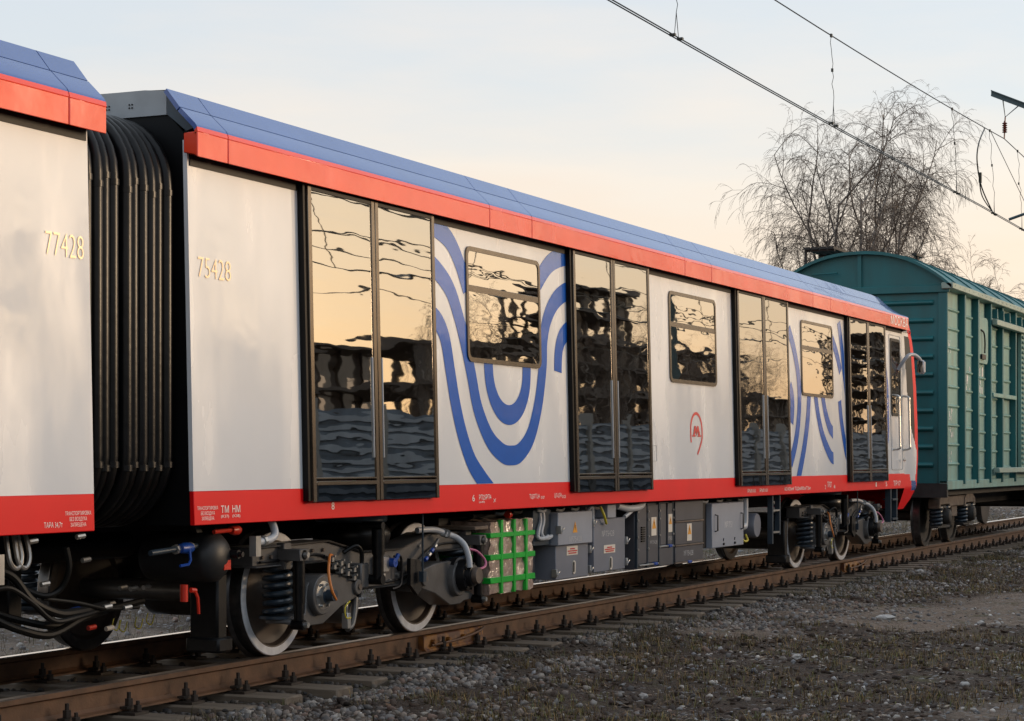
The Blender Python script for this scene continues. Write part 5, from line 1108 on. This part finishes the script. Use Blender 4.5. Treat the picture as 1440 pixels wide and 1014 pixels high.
# ================================================================== TREES
def birch(name, base, height, spread, seed, label, n_main, dens, droop=1.0):
    rr_ = random.Random(seed); root_ = thing(name, base, label, 'tree', 'bare trees behind the boxcar'); tr = MB(); br = []; 
    Bv = Vector(base)
    def vrand(): return Vector((rr_.gauss(0, 1), rr_.gauss(0, 1), rr_.gauss(0, 1))).normalized()
    V, Fq, LM = [], [], []
    def limb(pts, r0, r1, n_):
        k = len(pts); a = None; o = len(V)
        for i, p in enumerate(pts):
            t = (pts[min(i + 1, k - 1)] - pts[max(i - 1, 0)]).normalized()
            if a is None: a = t.orthogonal().normalized()
            a = (a - t * a.dot(t)).normalized(); b_ = t.cross(a); r = r0 + (r1 - r0) * i / (k - 1)
            for j in range(n_): V.append(p + (a * math.cos(2 * math.pi * j / n_) + b_ * math.sin(2 * math.pi * j / n_)) * r)
        for i in range(k - 1):
            for j in range(n_): (Fq if n_ < 6 else LM).append((o + i * n_ + j, o + i * n_ + (j + 1) % n_, o + (i + 1) * n_ + (j + 1) % n_, o + (i + 1) * n_ + j))
    def twig(p, d, L_):
        pts = [p]; k = 5; q = p.copy(); dd = d.normalized()
        for i in range(k):
            dd = (dd + Vector((0, 0, -.55 * droop)) * (i + 1) / k * 1.2 + vrand() * .14).normalized(); q = q + dd * L_ / k; pts.append(q.copy())
        limb(pts, .0048, .003, 3)
        for i in (2, 3, 4):
            if rr_.random() < .75:
                dd2 = (pts[i] - pts[i - 1]).normalized() + vrand() * .5; q = pts[i].copy(); pp = [q.copy()]
                for j in range(3):
                    dd2 = (dd2 + Vector((0, 0, -.5 * droop))).normalized(); q = q + dd2 * L_ * .16; pp.append(q.copy())
                limb(pp, .0045, .0035, 3)
    def grow(p, d, L_, r, lev):
        k = 7; pts = [p.copy()]; q = p.copy(); dd = d.normalized()
        up = .16 if lev < 2 else -.05
        for i in range(k):
            dd = (dd + Vector((0, 0, up)) + vrand() * .11).normalized()
            if lev >= 2 and i > 3: dd = (dd + Vector((0, 0, -.22 * droop))).normalized()
            q = q + dd * L_ / k; pts.append(q.copy())
        limb(pts, r, r * .35, 6 if lev < 2 else 4)
        if lev < 3:
            n_ = (8, 7, 6)[lev]
            for i in range(n_):
                t = .22 + .78 * (i + rr_.random()) / n_; ii = min(k - 1, int(t * k)); pp = pts[ii].lerp(pts[ii + 1], t * k - ii)
                ax = (pts[ii + 1] - pts[ii]).normalized(); side = vrand(); side = (side - ax * side.dot(ax)).normalized()
                grow(pp, ax * .75 + side * .75, L_ * rr_.uniform(.32, .52), r * .42, lev + 1)
        if lev >= 2:
            for i in range(dens):
                t = .2 + .8 * rr_.random(); ii = min(k - 1, int(t * k)); twig(pts[ii].lerp(pts[ii + 1], t * k - ii), (pts[ii + 1] - pts[ii]).normalized() + vrand() * .8, rr_.uniform(.5, 1.1) * height / 14)
    for i in range(n_main):
        a = 2 * math.pi * i / n_main + rr_.uniform(-.4, .4); grow(Bv + Vector((.15 * math.cos(a), .15 * math.sin(a), height * .16)), Vector((math.cos(a) * spread, math.sin(a) * spread, 1)), height * rr_.uniform(.68, .86), height * .0085, 0)
    me = bpy.data.meshes.new('crown'); vv = np.array([(q - Bv)[:] for q in V]); f4 = np.array(Fq); u_, iv = np.unique(f4, return_inverse=True); np_mesh(me, vv[u_], iv.reshape(f4.shape)); me.materials.append(MATS['twig']); link('crown', me, root_)
    me = bpy.data.meshes.new('limbs'); fl_ = np.array(LM); u_, iv = np.unique(fl_, return_inverse=True); np_mesh(me, vv[u_], iv.reshape(fl_.shape)); me.materials.append(MATS['bark']); link('limbs', me, root_)
    tr.tube([Bv, Bv + Vector((0, 0, height * .08)), Bv + Vector((0, 0, height * .19))], [height * .021, height * .017, height * .014], 12); tr.build('trunk', 'bark', root_)
    return root_
def at_depth(x, d): la = d * (x - 720) / F_PX; return (CAM.x + d * _c + la * _s, CAM.y + d * _s - la * _c, -.31)
birch('birch_tree', at_depth(1192, 72), 10.7, .25, 5, 'large bare birch tree with drooping twigs rising above the boxcar', 6, 3, .65)
birch('young_tree', at_depth(1062, 80), 7.6, .35, 11, 'low bare tree left of the large birch, half hidden by the metro car roof', 4, 4, .5)
birch('young_tree', at_depth(1300, 78), 6.8, .4, 12, 'low bare tree right of the large birch above the boxcar roof', 4, 4, .4)

# ================================================================== ACROSS THE YARD (seen in the glass and paint)
FY = -13.0
fe = thing('concrete_fence', (45, FY, -.31), 'long dark ribbed concrete fence mirrored low in the train doors', 'fence')
b = MB(); b.box(-1.25, 1.25, -.05, .05, 0, 3.25)
for i in range(15): b.box(-1.25, 1.25, .05, .10, .12 + .21 * i, .225 + .21 * i, 1)
fp = b.build('fence_panel', ['fence_panel', 'fence_rib'], fe, rel=False); pq = MB().box(-.10, .10, -.10, .16, 0, 3.4).build('fence_post', 'concrete', fe, rel=False)
for i in range(64):
    lx = -90 + 2.8 * i
    if i: inst(fp, fe, (lx, 0, 0)); inst(pq, fe, (lx - 1.4, 0, 0))
    else: fp.location = (lx, 0, 0); pq.location = (lx - 1.4, 0, 0)
def block(x, y, wx, wy, h, m, label):
    o = thing('apartment_block', (x, y, -.31), label, 'building', 'apartment blocks across the yard'); MB().box(x - wx / 2, x + wx / 2, y - wy / 2, y + wy / 2, -.31, h).build('wall', m, o)
    MB().box(x - wx / 2 - .3, x + wx / 2 + .3, y - wy / 2 - .3, y + wy / 2 + .3, h, h + .5).build('roof', 'concrete', o)
    nst = int((h - 2) / 3); nw = int(wx / 4); w0 = MB().box(-.8, .8, -.08, .08, -.75, .75).build('window', 'far_glass', o, rel=False, loc=(0, 0, -5)); first = True
    for i in range(nst):
        for j in range(nw):
            loc = (-wx / 2 + 2 + 4 * j, wy / 2, 2.3 + 3 * i)
            if first: w0.location = loc; first = False
            else: inst(w0, o, loc)
        MB().box(x - wx / 2, x + wx / 2, y + wy / 2, y + wy / 2 + .9, .9 + 3 * i, 1.15 + 3 * i).build('balcony_slab', 'facade_dark', o)
def frame_building(x, y, wx, wy, h, label, seed, fl=2.9):
    o = thing('unfinished_building', (x, y, -.31), label, 'building', 'unfinished buildings across the yard'); q_ = random.Random(seed)
    nf = int(h / fl); nx_ = max(2, int(wx / 3))
    for i in range(nf + 1): MB().box(x - wx / 2 - .6, x + wx / 2 + .6, y - wy / 2, y + wy / 2 + .8, fl * i - .1, fl * i + .28).build('floor_slab', 'facade_dark', o)
    for i in range(nx_ + 1):
        xx = x - wx / 2 + i * wx / nx_
        for yy in (y - wy / 2 + .4, y + wy / 2 - .4): MB().box(xx - .25, xx + .25, yy - .25, yy + .25, -.31, nf * fl).build('column', 'facade_dark', o)
        for k in range(nf):
            t_ = q_.random()
            if i < nx_ and t_ < .5: MB().box(xx + .26, xx + wx / nx_ - .26 - (1.0 if t_ < .2 else 0), y + wy / 2 - .5, y + wy / 2 - .3, k * fl + .29, k * fl + fl * (.45 if t_ > .35 else .96) - .12).build('infill_wall', 'facade' if t_ < .3 else 'facade_dark', o)
frame_building(118, -58, 18, 9, 11.6, 'unfinished low concrete frame building mirrored in the nearest door', 1); frame_building(156, -64, 20, 9, 14.5, 'unfinished concrete frame building mirrored in the first window', 2, 2.4)
frame_building(196, -80, 16, 9, 23.2, 'unfinished slim concrete tower mirrored in the second door', 3); frame_building(236, -82, 24, 10, 18.6, 'unfinished wide concrete frame building mirrored in the second window', 4, 2.6)
frame_building(285, -88, 22, 10, 15, 'unfinished concrete frame building mirrored in the third door', 5); frame_building(322, -90, 20, 10, 17.4, 'unfinished concrete frame building mirrored in the third window', 6, 2.5); frame_building(372, -92, 26, 10, 30, 'tallest unfinished concrete tower mirrored in the last door', 8, 2.6); frame_building(92, -70, 14, 9, 17.4, 'unfinished concrete frame tower across the yard nearest to the photographer', 7)
block(210, -130, 40, 14, 21, 'facade', 'long tan apartment block farthest across the yard')
for i, X in enumerate((13.5, 36, 62, 90, 120)):
    o = thing('yard_mast', (X, -9.5 - .4 * (i % 2), -.31), 'steel yard mast ' + ('nearest to the photographer', 'opposite the boxcar end', 'beyond the boxcar', 'second farthest along the fence', 'farthest along the fence')[i], 'mast', 'masts along the fence')
    b = MB(); b.cyl((X, o.location.y, -.31), (X, o.location.y, 8.6), .13, .10, n=10); b.build('pole', 'mast_steel', o)
    b = MB(); b.box(X - .06, X + .06, o.location.y - 1.6, o.location.y + 2.2, 7.0, 7.14); b.build('cross_arm', 'mast_steel', o)
names_ = ('rearmost on the cross arms', 'second on the cross arms from the fence', 'third on the cross arms from the fence', 'frontmost on the cross arms', 'below the cross arms', 'along the mast tops', 'lowest and nearest to the fence', 'low in front of the masts', 'high in front of the masts', 'slack one between the cross arms', 'thick one above the mast tops', 'thin one under the mast tops')
for i, (yy, zz, rw) in enumerate(((-11.0, 7.2, .012), (-10.2, 7.2, .018), (-8.8, 7.2, .012), (-8.0, 7.25, .02), (-9.6, 5.6, .014), (-9.7, 8.6, .02), (-10.4, 4.9, .012), (-8.2, 5.2, .012), (-8.4, 8.1, .014), (-9.2, 6.4, .02), (-10.0, 9.3, .03), (-10.8, 6.0, .016))):
    b = MB(); q_ = random.Random(i); sg = q_.uniform(.2, .7); b.tube([(x_, yy + .1 * math.sin(x_ * .3 + i), zz - sg * (1 - (((x_ + 5 * i) % 26) / 13 - 1) ** 2)) for x_ in range(-10, 160, 2)], rw, 5); 
    if i in (3, 8, 9):
        for x_ in range(0, 150, 6): b.tube([(x_ + q_.uniform(-1, 1), yy, zz - .1), (x_ + q_.uniform(-1, 1), yy, zz - 1.5)], .012, 4)
        b.tube([(x_, yy, zz - 1.5) for x_ in range(-10, 160, 10)], .018, 4)
    tag(b.build('yard_wire', 'wire', rel=False), 'sagging yard wire, ' + names_[i], 'wire', 'wires between the yard masts')
for i, (X, Y, h_) in enumerate(((70, -32, 8), (96, -36, 9.5), (128, -40, 10), (170, -52, 12))): birch('yard_tree', (X, Y, -.31), h_, .35, 30 + i, 'bare tree across the yard, ' + ('nearest to the photographer', 'second nearest', 'third nearest', 'farthest of the row')[i], 4, 2, .3)['group'] = 'bare trees across the yard'
